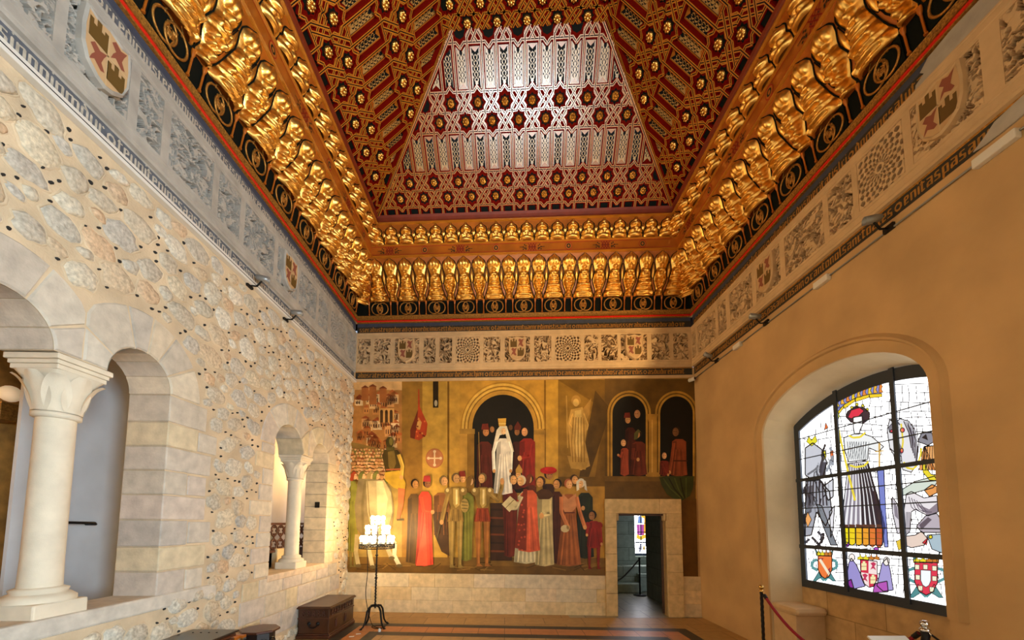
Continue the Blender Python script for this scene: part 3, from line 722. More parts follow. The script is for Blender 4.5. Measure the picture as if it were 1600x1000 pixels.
# ------------------------------------------------------------------ far wall with the door
mb = MB()
DO = [(5.235, 0), (6.185, 0), (6.185, 1.92), (5.235, 1.92)]
ds = lambda x: (x+XL)/ct
d0, d1 = ds(2.125), ds(3.06)
pl = [(-.1, 0), (d0, 0), (d0, 1.925), (d1, 1.925), (d1, 0), (FARW+.1, 0), (FARW+.1, 4.8), (-.1, 4.8)]
mb.holes(pl, [], lambda p: FAR.p(p[0], 0, p[1]), 0)
mb.holes(pl, [], lambda p: FAR.p(p[0], -.22, p[1]), 0, flip=True)
for a, b in (((d0, 0), (d0, 1.925)), ((d0, 1.925), (d1, 1.925)), ((d1, 1.925), (d1, 0))):
    mb.face([FAR.p(a[0], 0, a[1]), FAR.p(a[0], -.22, a[1]), FAR.p(b[0], -.22, b[1]), FAR.p(b[0], 0, b[1])], 0)
struct(mb.build('wall_far', M_['plaster']))
mb = MB()                                         # low course of dressed stone
zz = 0
for h in (.24, .25, .26):
    s = 0
    while s < FARW-.01:
        w = random.uniform(.45, .8); e = min(s+w, FARW)
        if FARW-e < .2: e = FARW
        a, b = s, e
        if a < ds(1.91) and b > ds(1.91): b = ds(1.91)
        if a < ds(3.34) and b > ds(3.34): a = ds(3.34)
        if not (a >= ds(1.90) and b <= ds(3.35)) and b-a > .02:
            M = Matrix(((FAR.r.x, -FAR.n.x, 0, FAR.P.x), (FAR.r.y, -FAR.n.y, 0, FAR.P.y), (0, 0, 1, 0), (0, 0, 0, 1)))
            mb.box((a+.0012, -.02, zz+.0012), (b-.0012, .02, zz+h-.0012), 0, rnd_stone(random.choice(['#e2cb9f', '#dcc497', '#dfcaa2', '#d6bd8e', '#d9c8a8']), .07), M=M, bev=.0025)
        s = e
    zz += h
struct(mb.build('baseboard_far', M_['ashlar']))
# door case of dressed stone
dc = thing('door_1', 'x', 'door', tuple(FAR.p((d0+d1)/2, 0, 0))); del dc['label'], dc['category']; struct(dc)
MF = Matrix(((FAR.r.x, -FAR.n.x, 0, FAR.P.x), (FAR.r.y, -FAR.n.y, 0, FAR.P.y), (0, 0, 1, 0), (0, 0, 0, 1)))
q = MB(); e0, e1 = ds(1.912), ds(3.338)
for zz0, zz1 in ((0, .42), (.42, .83), (.83, 1.16), (1.16, 1.66), (1.66, 1.93)):
    q.box((e0, -.07, zz0+.002), (d0+.0, .12, zz1-.002), 0, rnd_stone('#d6bc8e', .05), M=MF, bev=.006)
    q.box((d1-.0, -.07, zz0+.002), (e1, .12, zz1-.002), 0, rnd_stone('#d6bc8e', .05), M=MF, bev=.006)
q.box((e0, -.07, 1.93), (e0+1.02, .12, 2.205), 0, rnd_stone('#d3b888', .04), M=MF, bev=.006); q.box((e0+1.024, -.07, 1.93), (e1, .12, 2.205), 0, rnd_stone('#d6bc8e', .04), M=MF, bev=.006)
for x, sg in ((d0, 1), (d1, -1)):
    q.box((min(x, x+sg*.045), -.06, 1.79), (max(x, x+sg*.045), .12, 1.93), 0, '#c6ab80', M=MF, bev=.02)
q.build('door_frame', M_['ashlar'], dc, tuple(FAR.p((d0+d1)/2, 0, 0)))
q = MB(); q.box((d0-.0, .0, 1.885), (d1+.0, .1, 1.93), 0, M=MF, bev=.004); q.build('lintel_beam', M_['doorwood'], dc, tuple(FAR.p((d0+d1)/2, 0, 1.9)))
q = MB()                                          # leaf swung open into the next room
Md = MF @ Matrix.Translation((d1-.015, .16, 0)) @ Matrix.Rotation(math.radians(70), 4, 'Z')
q.box((0, -.03, .02), (.86, .03, 1.88), 0, M=Md, bev=.006)
for zz0, zz1 in ((.12, .55), (.66, 1.15), (1.26, 1.78)):
    for s in (-1, 1): q.box((.08, .028*s-.008, zz0), (.78, .028*s+.008, zz1), 0, M=Md, bev=.006)
for k in range(7):
    q.box((-.005, -.034, .12+k*.27), (.05, .034, .15+k*.27), 0, M=Md, bev=.004)
q.build('door_leaf', M_['doorwood'], dc, tuple(FAR.p(d1, -.2, 0)))
# room beyond the door
block = brick_mat('grey ashlar room', '#aab4a2', '#9ea896', '#78816f', 1., .62, .36, 'XZ', .008, .8, .5, .2, .2)
block2 = brick_mat('grey ashlar side', '#6f7468', '#666b60', '#4a4e46', 1., .62, .36, 'YZ', .008, .8, .5, .2, .2)
mb = MB(); wy = 10.6
mb.holes([(1.3, 0), (6, 0), (6, 4), (1.3, 4)], [[(3.58, .84), (4.35, .84), (4.35, 2.9), (3.58, 2.9)]], lambda p: V((p[0], wy, p[1])), 0)
mb.face([(3.58, wy, .84), (3.58, wy+.2, .84), (3.58, wy+.2, 2.9), (3.58, wy, 2.9)]); mb.face([(4.35, wy, .84), (3.58, wy, .84), (3.58, wy+.2, .84), (4.35, wy+.2, .84)])
struct(mb.build('wall_beyond', block))
mb = MB(); mb.box((3.42, 7.62, 0), (3.56, 9.35, 3.9), 0); mb.box((1.2, 7.75, 0), (1.3, 10.7, 4.0), 0); mb.box((6, 7.5, 0), (6.1, 10.7, 4.), 0); struct(mb.build('wall_side', block2))
mb = MB(); mb.box((1.2, 7.66, 4.0), (6.1, 10.8, 4.1)); struct(mb.build('ceiling_beyond', M_['greyplaster']))
mb = MB(); mb.face([(1.2, 7.2, .001), (6.1, 7.2, .001), (6.1, 10.8, .001), (1.2, 10.8, .001)]); struct(mb.build('floor_beyond', brick_mat('floor beyond', '#a39b84', '#8f8872', '#5c5648', 1., .6, .6, 'XY', .01, .35, .5, .1, .2)))
mb = MB(); mb.box((2.5, 9.75, 0), (3.45, 10.6, .22), bev=.015); mb.box((2.5, 10.15, .22), (4.3, 10.6, .62), bev=.015); mb.box((3.45, 9.9, 0), (4.3, 10.2, .45), bev=.02); struct(mb.build('trim_bench', block))
w3 = thing('window_3', 'x', 'window', (4.0, wy+.16, .95)); del w3['label'], w3['category']; struct(w3)
q = MB(); q.box((3.58, wy+.13, .84), (4.35, wy+.17, 2.9)); q.build('frame', M_['leadframe'], w3, (4, wy+.15, .95))
q = MB(); GY = wy+.12
def g3(pts, col, k): q.face([V((x, GY-.002*k, z)) for x, z in pts], min(k, 1), col)
g3([(3.62, .92), (4.3, .92), (4.3, 2.85), (3.62, 2.85)], '#f4f6ff', 0)
g3([(3.84, 1.98), (4.1, 1.98), (4.1, 2.35), (3.86, 2.35)], '#b040a0', 1); g3([(3.8, 1.9), (4.12, 1.86), (4.16, 2.02), (3.82, 2.04)], '#f0c428', 2); g3([(4.08, 1.95), (4.18, 1.95), (4.16, 2.6), (4.1, 2.6)], '#f0b428', 2)
g3([(3.68, 1.42), (3.88, 1.40), (3.89, 1.72), (3.67, 1.72)], '#b0409a', 2); g3([(3.66, 1.33), (3.78, 1.27), (3.92, 1.33), (3.92, 1.45), (3.78, 1.39), (3.67, 1.45)], '#f0c428', 3); g3([(3.87, 1.45), (3.93, 1.45), (3.93, 1.93), (3.88, 1.93)], '#f0a828', 3); g3([(3.70, 1.74), (3.85, 1.74), (3.83, 1.95), (3.72, 1.95)], '#7f9fdc', 2); g3([(3.74, 1.45), (3.80, 1.45), (3.80, 1.70), (3.74, 1.70)], '#d88ac8', 3)
g3([(3.72, .95), (3.78, .95), (3.80, 1.18), (3.74, 1.18)], '#8c8ca0', 1); g3([(3.84, 1.0), (3.9, 1.0), (3.9, 1.12), (3.84, 1.12)], '#e8b83a', 1)
g3([(3.88, 2.38), (4.04, 2.38), (4.0, 2.7), (3.92, 2.7)], '#86a6e0', 1); g3([(3.9, 1.1), (4.0, 1.1), (4.02, 1.5), (3.92, 1.5)], '#8c8ca0', 1); g3([(4.08, 1.25), (4.16, 1.25), (4.16, 1.42), (4.08, 1.42)], '#e8b83a', 1)
q.build('stained_glass', [glass_mat('stained glass beyond', 17., True, 9.), glass_mat('coloured glass beyond', 1.1, False)], w3, (4, wy+.12, .95))
q = MB()
for x in (3.785, 4.02): q.box((x-.01, wy+.09, 1.0), (x+.01, wy+.112, 2.85))
for z in (1.05, 1.22, 1.5, 1.75, 2.1, 2.5): q.box((3.62, wy+.09, z-.008 if z != 1.22 else z-.025), (4.3, wy+.112, z+.012))
q.build('glazing_bar', M_['leadframe'], w3, (4, wy+.1, .95))

# ------------------------------------------------------------------ near end and roof shell
mb = MB(); mb.face([(-XL, YN, 0), (XR+.5, YN, 0), (XR+.5, YN, 10), (-XL, YN, 10)][::-1]); struct(mb.build('wall_near', M_['plaster']))
mb = MB(); mb.face([(-XL-.2, YN-.1, 9.6), (XR+.2, YN-.1, 9.6), (XR+.2, 8, 9.6), (-XL-.2, 8, 9.6)])
for x, w in ((-XL-.15, 'L'), (XR+.15, 'R')): mb.face([(x, YN, 5.8), (x, 8, 5.8), (x, 8, 9.6), (x, YN, 9.6)])
mb.face([(-XL-.2, 7.95, 5.8), (XR+.2, 7.95, 5.8), (XR+.2, 7.95, 9.6), (-XL-.2, 7.95, 9.6)])
struct(mb.build('ceiling', M_['beam']))
# ------------------------------------------------------------------ carved and gilded cornice, one run along each wall
A_, B_, C_, D_, E_, F_, G_ = (.0, 5.83), (.045, 5.97), (.09, 6.22), (.42, 6.924), (.46, 7.174), (.555, 7.51), (.55, 7.64)
W1 = .2945
def cell_mesh(kind):
    """gilded niche with a stack of carved lobes, outlined in black; x across, y up the slope, z out"""
    if kind == 'wide':
        ol = [(0, .66), (.06, .7), (.19, .55), (.3, .47), (.42, .41), (.5, .36), (.56, .33), (.64, .35), (.75, .44), (.84, .46), (.91, .36), (.96, .16), (1, .015)]
        bl = [(-.2, .85, .16, .12, .065), (0, .86, .15, .13, .075), (.2, .85, .16, .12, .065), (0, .685, .14, .07, .105), (0, .585, .30, .05, .08), (-.2, .53, .14, .06, .09), (.2, .53, .14, .06, .09), (0, .48, .36, .05, .10), (0, .395, .40, .048, .11), (0, .30, .48, .055, .135), (-.33, .29, .14, .07, .13), (.33, .29, .14, .07, .13), (0, .205, .52, .05, .115), (0, .115, .62, .055, .13), (0, .03, .66, .05, .115), (-.48, .09, .13, .07, .12), (.48, .09, .13, .07, .12)]
        L = .777
    elif kind == 'narrow':
        ol = [(0, .24), (.06, .28), (.14, .22), (.19, .25), (.3, .38), (.42, .44), (.5, .38), (.56, .33), (.64, .35), (.75, .44), (.84, .46), (.91, .36), (.96, .16), (1, .015)]
        bl = [(-.2, .85, .16, .12, .065), (0, .86, .15, .13, .075), (.2, .85, .16, .12, .065), (0, .685, .14, .07, .105), (0, .585, .30, .05, .085), (-.2, .52, .13, .07, .095), (.2, .52, .13, .07, .095), (0, .46, .36, .055, .10), (-.16, .36, .16, .07, .115), (.16, .36, .16, .07, .115), (-.1, .26, .13, .06, .10), (.1, .26, .13, .06, .10), (0, .13, .17, .075, .125), (0, .03, .24, .045, .10)]
        L = .777
    else:
        ol = [(0, .49), (.2, .49), (.34, .44), (.46, .34), (.52, .33), (.6, .37), (.7, .38), (.78, .32), (.86, .16), (.94, .06), (1, .01)]
        bl = [(0, .12, .48, .15, .085), (-.2, .30, .24, .14, .09), (.2, .30, .24, .14, .09), (0, .42, .3, .1, .08), (0, .63, .34, .12, .095), (0, .82, .16, .12, .045)]
        L = .345
    def hw(v):
        for (a, p), (b, q) in zip(ol[:-1], ol[1:]):
            if a <= v <= b: return p+(q-p)*(v-a)/(b-a)
        return ol[-1][1]
    q = MB(); rows = []; nr, ncol = (52, 21) if kind != 'small' else (28, 15)
    for j in range(nr+1):
        v = j/nr; w = hw(v); row = []
        for i in range(ncol):
            e = i/(ncol-1)*2-1; x = w*e; h = .012+.012*(1-e*e)
            for (bx, bv, rx, rv, hh) in bl:
                d = ((x-bx)/rx)**2+((v-bv)/rv)**2
                if d < 1: h = max(h, hh*(1-d)**.55)
            h *= 1.2*(1-abs(e)**6)
            if kind == 'wide' and v < .24: h += .010*math.cos(x*42)*(1-e*e)
            row.append((x*W1, v*L, h))
        rows.append(row)
    q.grid(rows, 0)
    pts = [(-r[0][0]*-1, r[0][1], .004) for r in rows]+[(r[-1][0], r[-1][1], .004) for r in rows[::-1]]
    q.tube(pts, .0075, 5, 1)
    return q.build('c', [M_['gold'], M_['black']], mesh_only=True)
def drop_mesh(L=.777, k=1.):
    q = MB(); rows = []
    for j in range(11):
        u = j/10; w = .105*W1*k*math.sin(PI*min(1, u**.8+.02)) ; rows.append([(w*e, (.40+.36*u)*L, .035*(1-e*e)*math.sin(PI*u)) for e in (-1, -.6, 0, .6, 1)])
    q.grid(rows); q.tube([r[0] for r in rows]+[r[-1] for r in rows[::-1]], .005, 4, 1)
    return q.build('c', [M_['gold'], M_['black']], mesh_only=True)
ME_W, ME_N, ME_S, ME_T = cell_mesh('wide'), cell_mesh('narrow'), cell_mesh('small'), drop_mesh()
def small_drop():
    q = MB(); rows = []
    for j in range(8):
        u = j/7; w = .12*W1*math.sin(PI*min(1, u**.8+.02)); rows.append([(w*e, (.36+.34*u)*.345, .03*(1-e*e)*math.sin(PI*u)) for e in (-1, 0, 1)])
    q.grid(rows); q.tube([r[0] for r in rows]+[r[-1] for r in rows[::-1]], .004, 4, 1)
    return q.build('c', [M_['gold'], M_['black']], mesh_only=True)
ME_ST = small_drop()
def ros_mesh():
    q = MB(); h = .255
    q.box((-.19, 0, -.004), (.19, h, .004), 1)
    for sx in (-1, 1):
        q.tube([(sx*.055+.115*math.cos(a), .122+.115*math.sin(a), .012+.003*sx) for a in [2*PI*i/26 for i in range(26)]], .012, 5, 0, closed=True)
        q.tube([(sx*.085, .215, .012), (sx*.09, .245, .016), (sx*.06, .285, .02)], .008, 5)
        for k in range(5):
            a = PI/2+sx*(.5+.35*k); cx, cy2 = sx*.07, .11
            q.lathe([(.001, 0), (.016, .004), (.013, .012), (.001, .018)], n=8, M=Matrix.Translation((cx+.06*math.cos(a), cy2+.06*math.sin(a), .006)) @ Matrix.Rotation(a, 4, 'Z') @ Matrix.Diagonal((2., .7, 1, 1)))
        q.tube([(sx*.02, .03, .012), (sx*.035, .09, .014), (sx*.03, .15, .014), (sx*.05, .19, .012)], .008, 5)
    q.lathe([(.001, 0), (.018, .004), (.014, .014), (.001, .02)], n=8, M=Matrix.Translation((0, .11, .008)) @ Matrix.Diagonal((.8, 2.4, 1, 1)))
    return q.build('c', [M_['golddim'], M_['black']], mesh_only=True)
def colon_mesh():
    q = MB(); q.lathe([(.016, 0), (.016, .015), (.010, .025), (.010, .19), (.014, .2), (.02, .225), (.022, .25), (.022, .262)], n=10, M=Matrix.Rotation(-PI/2, 4, 'X'))
    return q.build('c', [M_['wood']], mesh_only=True)
ME_R, ME_C = ros_mesh(), colon_mesh()
def frame_on(side, s, lo, hi):
    """matrix at arc position s: x along the wall, y up the slope lo->hi, z out"""
    d = side.n*(hi[0]-lo[0]) + V((0, 0, hi[1]-lo[1])); u = d.normalized(); x = side.r; z = x.cross(u)
    P = side.p(s, lo[0], lo[1]) + z*.004
    return Matrix(((x.x, u.x, z.x, P.x), (x.y, u.y, z.y, P.y), (x.z, u.z, z.z, P.z), (0, 0, 0, 1)))
def make_cornice(which, side, label, s_small, s_big, s_ros):
    org = side.p(FARW/2, 0, 6) if which == 'FAR' else side.p(3.2 if which == 'LEFT' else -3.2, 0, 6)
    t = thing('gilded_cornice', label, 'cornice', tuple(org), 'gilded cornices')
    def bandpart(name, prof, m):
        q = MB(); band(q, which, prof); return q.build(name, m, t, org)
    bandpart('red_moulding', [(0, 5.83), (.03, 5.835), (.045, 5.845), (.045, 5.862), (.03, 5.87)], M_['redline'])
    bandpart('gilt_fillet', [(.0, 5.818), (.034, 5.822), (.036, 5.834)], M_['golddim'])
    bandpart('gilt_fillet', [(.03, 5.87), (.05, 5.873), (.05, 5.885), (.03, 5.888)], M_['golddim'])
    bandpart('ornament_strip', [(.03, 5.888), (.045, 5.955), (.05, 5.96), (.045, 5.968)], M_['strip'])
    bandpart('scroll_backing', [(.045, 5.968), (.09, 6.225)], M_['black'])
    bandpart('niche_backing', [C_, D_], M_['wood'])
    bandpart('lower_bead', [(D_[0], D_[1]), (D_[0]+.0, 6.94), (D_[0]+.035, 6.945), (D_[0]+.035, 6.962), (D_[0]+.015, 6.968)], M_['goldline'])
    bandpart('plank', [(.435, 6.968), (.448, 7.15)], M_['wood'])
    bandpart('upper_bead', [(.448, 7.15), (.48, 7.155), (.48, 7.172), (.455, 7.177)], M_['goldline'])
    bandpart('small_niche_backing', [E_, F_], M_['wood'])
    bandpart('top_bead', [F_, (.60, 7.515), (.60, 7.535), (.575, 7.545)], M_['goldline'])
    bandpart('top_moulding', [(.575, 7.545), (.54, 7.57), (.54, 7.61), (.58, 7.64), (.60, 7.68), (.56, 7.70)], M_['redwood'])
    # painted motifs on the plank
    q = MB(); lo, hi = (.437, 6.968), (.450, 7.15)
    def pf(s, v, k=1): 
        M = frame_on(side, 0, lo, hi); return M @ V((s, v, .0012*k))
    i = 0; s = s_small[0][0] if isinstance(s_small[0], tuple) else s_small[0]
    smin, smax = min(s_small)-.1, max(s_small)+.1
    for z0 in (.012, .164): q.face([pf(smin, z0), pf(smax, z0), pf(smax, z0+.008), pf(smin, z0+.008)], 0, '#a01208')
    s = smin+.35
    while s < smax-.1:
        if i % 2 == 0:
            for dx in (-.05, 0, .05):
                for sg in (-1, 1):
                    q.face([pf(s+dx-.03, .09-.0*sg), pf(s+dx-.014, .09-.0*sg), pf(s+dx+.04, .09+sg*.07), pf(s+dx+.024, .09+sg*.07)], 0, '#8a1408')
                    q.face([pf(s+dx+.03, .09-.0*sg), pf(s+dx+.014, .09-.0*sg), pf(s+dx-.04, .09+sg*.07), pf(s+dx-.024, .09+sg*.07)][::-1], 0, '#8a1408')
                q.face([pf(s+dx+.008*math.cos(a), .09+.012*math.sin(a), 2) for a in [PI/3*k for k in range(6)]], 0, '#14160f')
            for sg in (-1, 1):
                for k in range(7):
                    cx, cv = s+sg*(.12+.026*(k % 3)), .045+.022*(k % 5)
                    q.face([pf(cx+.013*math.cos(a), cv+.014*math.sin(a), 2) for a in [PI/3*j for j in range(6)]], 0, '#14160f')
                q.face([pf(s+sg*.15, .085, 2), pf(s+sg*.24, .085, 2), pf(s+sg*.24, .095, 2), pf(s+sg*.15, .095, 2)][::sg], 0, '#14160f')
        else:
            q.face([pf(s+.07*math.cos(a), .09+.075*math.sin(a), 1) for a in [2*PI*k/20 for k in range(20)]], 0, '#a01a0a')
            q.face([pf(s+.06*math.cos(a), .09+.062*math.sin(a), 2) for a in [2*PI*k/20 for k in range(20)]], 0, '#b0661c')
            for k in range(16):
                a = 2*PI*k/16; q.face([pf(s+.03*math.cos(a)+.012*math.cos(b), .09+.034*math.sin(a)+.012*math.sin(b), 3) for b in [2*PI*j/5 for j in range(5)]], 0, '#1a1c10')
        i += 1; s += .70
    q.build('painted_motifs', M_['paint'], t, org)
    for k, s in enumerate(s_big):
        put('carved_niche', ME_W if k % 2 == 0 else ME_N, t, M=frame_on(side, s, C_, D_))
        put('gilded_drop', ME_T, t, M=frame_on(side, s+W1/2, C_, D_))
    for s in s_small:
        put('small_niche', ME_S, t, M=frame_on(side, s, E_, F_)); put('small_drop', ME_ST, t, M=frame_on(side, s+W1/2, E_, F_))
    for s in s_ros:
        put('scroll_panel', ME_R, t, M=frame_on(side, s, (.05, 5.968), (.095, 6.22)))
        for e in (-.225, .225): put('colonnette', ME_C, t, M=frame_on(side, s+e, (.055, 5.968), (.10, 6.22)))
    return t
def diag_cell(t, k, me, lo, hi):
    a, b = corner(k, lo[0]), corner(k, hi[0]); P = a+V((0, 0, lo[1])); Q = b+V((0, 0, hi[1]))
    u = (Q-P).normalized(); x = (LEFT.r+FAR.r).normalized() if k == 'L' else (FAR.r+RIGHT.r).normalized(); x = (x-u*x.dot(u)).normalized(); z = x.cross(u); P = P+z*.02; s = 1.04
    put('corner_niche', me, t, M=Matrix(((x.x, u.x*s, z.x, P.x), (x.y, u.y*s, z.y, P.y), (x.z, u.z*s, z.z, P.z), (0, 0, 0, 1))))
M_['redwood'] = mat('red stained wood', '#7c2a0c', .5, var=.2, vscale=5)
m = mat('gilded ornament strip', '#5a3a14', .5, .4, var2='#c08a38', vscale=70); M_['strip'] = m
c0 = FARW/2 - 10*W1 + .07
n = 21
big = [c0+i*W1 for i in range(n)]
tf = make_cornice('FAR', FAR, 'gilded carved cornice across the far wall above the mural', [FARW/2-.02+(i-9.5)*W1 for i in range(20)], [c0+(i)*W1 for i in range(n)], [c0+i*W1 for i in range(0, n, 2)])
for kk in 'LR': diag_cell(tf, kk, ME_W, C_, D_); diag_cell(tf, kk, ME_S, E_, F_)
yL = yfar(-XL); yR = yfar(XR)
nb = 31
make_cornice('LEFT', LEFT, 'gilded carved cornice along the left wall above the rubble masonry', [yL-.62-i*W1 for i in range(29)], [yL-.42-i*W1 for i in range(nb)], [yL-.42-i*W1 for i in range(0, nb, 2)])
make_cornice('RIGHT', RIGHT, 'gilded carved cornice along the right wall above the ochre plaster', [-yR+.62+i*W1 for i in range(28)], [-yR+.42+i*W1 for i in range(nb)], [-yR+.42+i*W1 for i in range(0, nb, 2)])

# ------------------------------------------------------------------ coffered slopes with strapwork
RUN = 1.66; SL = RUN*math.sqrt(2); p = .4535; GO_, GZ_ = .55, 7.64
def clip_seg(a, b, hps):
    t0, t1 = 0., 1.; d = (b[0]-a[0], b[1]-a[1])
    for nx, ny, c in hps:
        fa = nx*a[0]+ny*a[1]-c; fd = nx*d[0]+ny*d[1]
        if abs(fd) < 1e-9:
            if fa < 0: return None
        else:
            t = -fa/fd
            if fd > 0: t0 = max(t0, t)
            else: t1 = min(t1, t)
    if t1-t0 < 1e-4: return None
    return (a[0]+d[0]*t0, a[1]+d[1]*t0), (a[0]+d[0]*t1, a[1]+d[1]*t1)
def clip_poly(P, hps):
    for nx, ny, c in hps:
        out = []
        for i in range(len(P)):
            a, b = P[i-1], P[i]; fa, fb = nx*a[0]+ny*a[1]-c, nx*b[0]+ny*b[1]-c
            if (fa >= 0) != (fb >= 0):
                t = fa/(fa-fb); out.append((a[0]+(b[0]-a[0])*t, a[1]+(b[1]-a[1])*t))
            if fb >= 0: out.append(b)
        P = out
        if len(P) < 3: return []
    return P
inside = lambda q, hps, m=0: all(nx*q[0]+ny*q[1]-c > m for nx, ny, c in hps)
def boss_mesh():
    q = MB(); q.lathe([(.058, 0), (.062, .012), (.05, .03), (.03, .038)], n=18, cap=False)
    for k in range(8):
        a = PI/4*k; q.lathe([(.0195, 0), (.019, .012), (.012, .026), (.001, .031)], n=8, M=Matrix.Translation((.042*math.cos(a), .042*math.sin(a), .012)))
    q.lathe([(.026, .03), (.027, .045), (.018, .062), (.001, .068)], n=10)
    q.face([((.098 if i % 2 == 0 else .072)*math.cos(PI*i/8), (.098 if i % 2 == 0 else .072)*math.sin(PI*i/8), -.003) for i in range(16)], 1)
    return q.build('c', [M_['gold'], M_['black']], mesh_only=True)
ME_BOSS = boss_mesh()
SLW, SLL = .128, .44
def slat_polys(light):
    """painted slat: list of (poly, colour, layer), x across, y along, centred"""
    base, pat = ('#b88d4c', '#15191a') if light else ('#101516', '#b88d4c')
    w, l = SLW/2, SLL/2
    e = [(-w, -l), (0, -l+.05), (w, -l), (w, l), (-w, l)] if light else [(-w, -l), (w, -l), (w, l), (0, l-.05), (-w, l)]
    out = [(e, base, 0)]
    for sx in (-1, 1): out.append(([(sx*w, -l+.01), (sx*(w-.006), -l+.02), (sx*(w-.006), l-.02), (sx*w, l-.01)][::sx], pat, 1))
    for k in range(5):
        y = -l+.085+k*.062
        for sx in (-1, 1):
            out.append(([(sx*.006, y-.03), (sx*.03, y-.012), (sx*.036, y+.006), (sx*.022, y+.026), (sx*.012, y+.03), (sx*.02, y+.006), (sx*.016, y-.008)][::sx], pat, 1))
            out.append(([(sx*.04, y+.016), (sx*.055, y+.03), (sx*.05, y+.05), (sx*.036, y+.038)][::sx], pat, 1))
        out.append(([(0, y+.012), (.008, y+.026), (0, y+.04), (-.008, y+.026)], pat, 1))
    ty = l-.05 if light else -l+.05
    out.append(([(.024*math.cos(a), ty+.03*math.sin(a)) for a in [2*PI*k/10 for k in range(10)]], pat, 1))
    return out
def coffer(name, label, M, s0, s1, v1, hips, c, rows, deep, group=None, flip=False, bmar=.09):
    """M: panel frame (x along, y up the slope, z into the room)"""
    hps = [(0, 1, .0), (0, -1, -v1)]
    (lx0, lx1), (rx0, rx1) = hips
    for (x0, x1), sg in (((lx0, lx1), 1), ((rx0, rx1), -1)):
        if x0 is None: continue
        dx, dy = x1-x0, v1; L = math.hypot(dx, dy); nx, ny = sg*dy/L, -sg*dx/L
        hps.append((nx, ny, nx*x0))
    if lx0 is None: hps.append((1, 0, s0))
    if rx0 is None: hps.append((-1, 0, -s1))
    org = M @ V(((s0+s1)/2, v1/2, 0))
    t = thing(name, label, 'coffered ceiling', tuple(org), group)
    pt = lambda s, v, z: M @ V((s, v, z))
    # backing
    q = MB(); P = clip_poly([(s0-.2, 0), (s1+.2, 0), (s1+.2, v1), (s0-.2, v1)], hps); q.face([pt(a, b, -deep) for a, b in P], 0)
    q.build('backing_board', M_['red'], t, org)
    rib, strap, dark = MB(), MB(), []
    def line(pts, lvl=0, w=.036, body=True):
        for a, b in zip(pts[:-1], pts[1:]):
            r = clip_seg(a, b, hps)
            if not r: continue
            a, b = r; L = math.hypot(b[0]-a[0], b[1]-a[1]); dx, dy = (b[0]-a[0])/L, (b[1]-a[1])/L
            a = (a[0]-dx*w*.2, a[1]-dy*w*.2); b = (b[0]+dx*w*.2, b[1]+dy*w*.2)
            nx, ny = -dy, dx; z = .004+.0022*lvl
            def quad(mbx, o0, o1, zz, m): mbx.face([pt(a[0]+nx*o0, a[1]+ny*o0, zz), pt(a[0]+nx*o1, a[1]+ny*o1, zz), pt(b[0]+nx*o1, b[1]+ny*o1, zz), pt(b[0]+nx*o0, b[1]+ny*o0, zz)][::-1], m)
            if body:
                h = w*.86; zt = -.004+.0008*lvl
                quad(rib, -h, h, zt, 0)
                for o in (-h, h):
                    f = [pt(a[0]+nx*o, a[1]+ny*o, zt), pt(b[0]+nx*o, b[1]+ny*o, zt), pt(b[0]+nx*o, b[1]+ny*o, -deep), pt(a[0]+nx*o, a[1]+ny*o, -deep)]
                    rib.face(f if o < 0 else f[::-1], 0)
            g = w*.17
            quad(strap, -w/2, -g, z, 0); quad(strap, g, w/2, z, 0); quad(strap, -g, g, z-.001, 1)
    K = int((s1-s0)/p)+4
    ks = range(-K, K+1)
    bosses = []
    for (va, ph) in rows:                       # pairs of star rows
        vb = va+.225; hn = .058
        c1 = c+ph*p
        for kk in ks:
            sa = c1+kk*p; sb = sa+p/2
            line([(sa-p/4, va-.128), (sa-hn, va-.128), (sa, va-.128-hn), (sa+hn, va-.128), (sa+p/4, va-.128)], 0); line([(sa+p/4, va-.128), (sa+p*.75, va-.128)], 0)
            line([(sa-p/4, va+.1125), (sa-hn, va+.1125), (sa, va+.1125+hn), (sa+hn, va+.1125), (sa+p/4, va+.1125)], 0)
            line([(sb-p/4, va+.1125), (sb-hn, va+.1125), (sb, va+.1125-hn), (sb+hn, va+.1125), (sb+p/4, va+.1125)], 0)
            line([(sb-p/4, vb+.128), (sb-hn, vb+.128), (sb, vb+.128+hn), (sb+hn, vb+.128), (sb+p/4, vb+.128)], 0); line([(sb+p/4, vb+.128), (sb+p*.75, vb+.128)], 0)
            for ss, vv in ((sa, va), (sb, vb)):
                for sg in (-1, 1):
                    line([(ss+sg*p/4, vv-.128), (ss+sg*p/4, vv-hn), (ss+sg*(p/4+.052), vv), (ss+sg*p/4, vv+hn), (ss+sg*p/4, vv+.128)], 1)
                g = ss+p/2
                for o in (-.5, .5):
                    line([(g-.075+o*.075, vv+.10+o*.03), (g+.075+o*.075, vv-.10+o*.03)], 2); line([(g-.075+o*.075, vv-.10-o*.03), (g+.075+o*.075, vv+.10-o*.03)], 3)
                if inside((ss, vv), hps, bmar):
                    bosses.append((ss, vv))
                elif inside((ss, vv), hps, -.05):
                    P = clip_poly([(ss+.09*math.cos(PI*i/4), vv+.09*math.sin(PI*i/4)) for i in range(8)], hps)
                    if P: dark.append([pt(a, b, -.02) for a, b in P])
        # red field between the stars
        P = clip_poly([(s0-.2, va-.13), (s1+.2, va-.13), (s1+.2, vb+.13), (s0-.2, vb+.13)], hps)
        if P: rib.face([pt(a, b, -.028) for a, b in P], 0)
    zones = []; vs = [0.] + [x for va, _ in rows for x in (va-.128, va+.353)] + [v1]
    for a, b in zip(vs[::2], vs[1::2]):
        b = min(b, v1)
        if b-a > .02: zones.append((a, b))
    slats = []
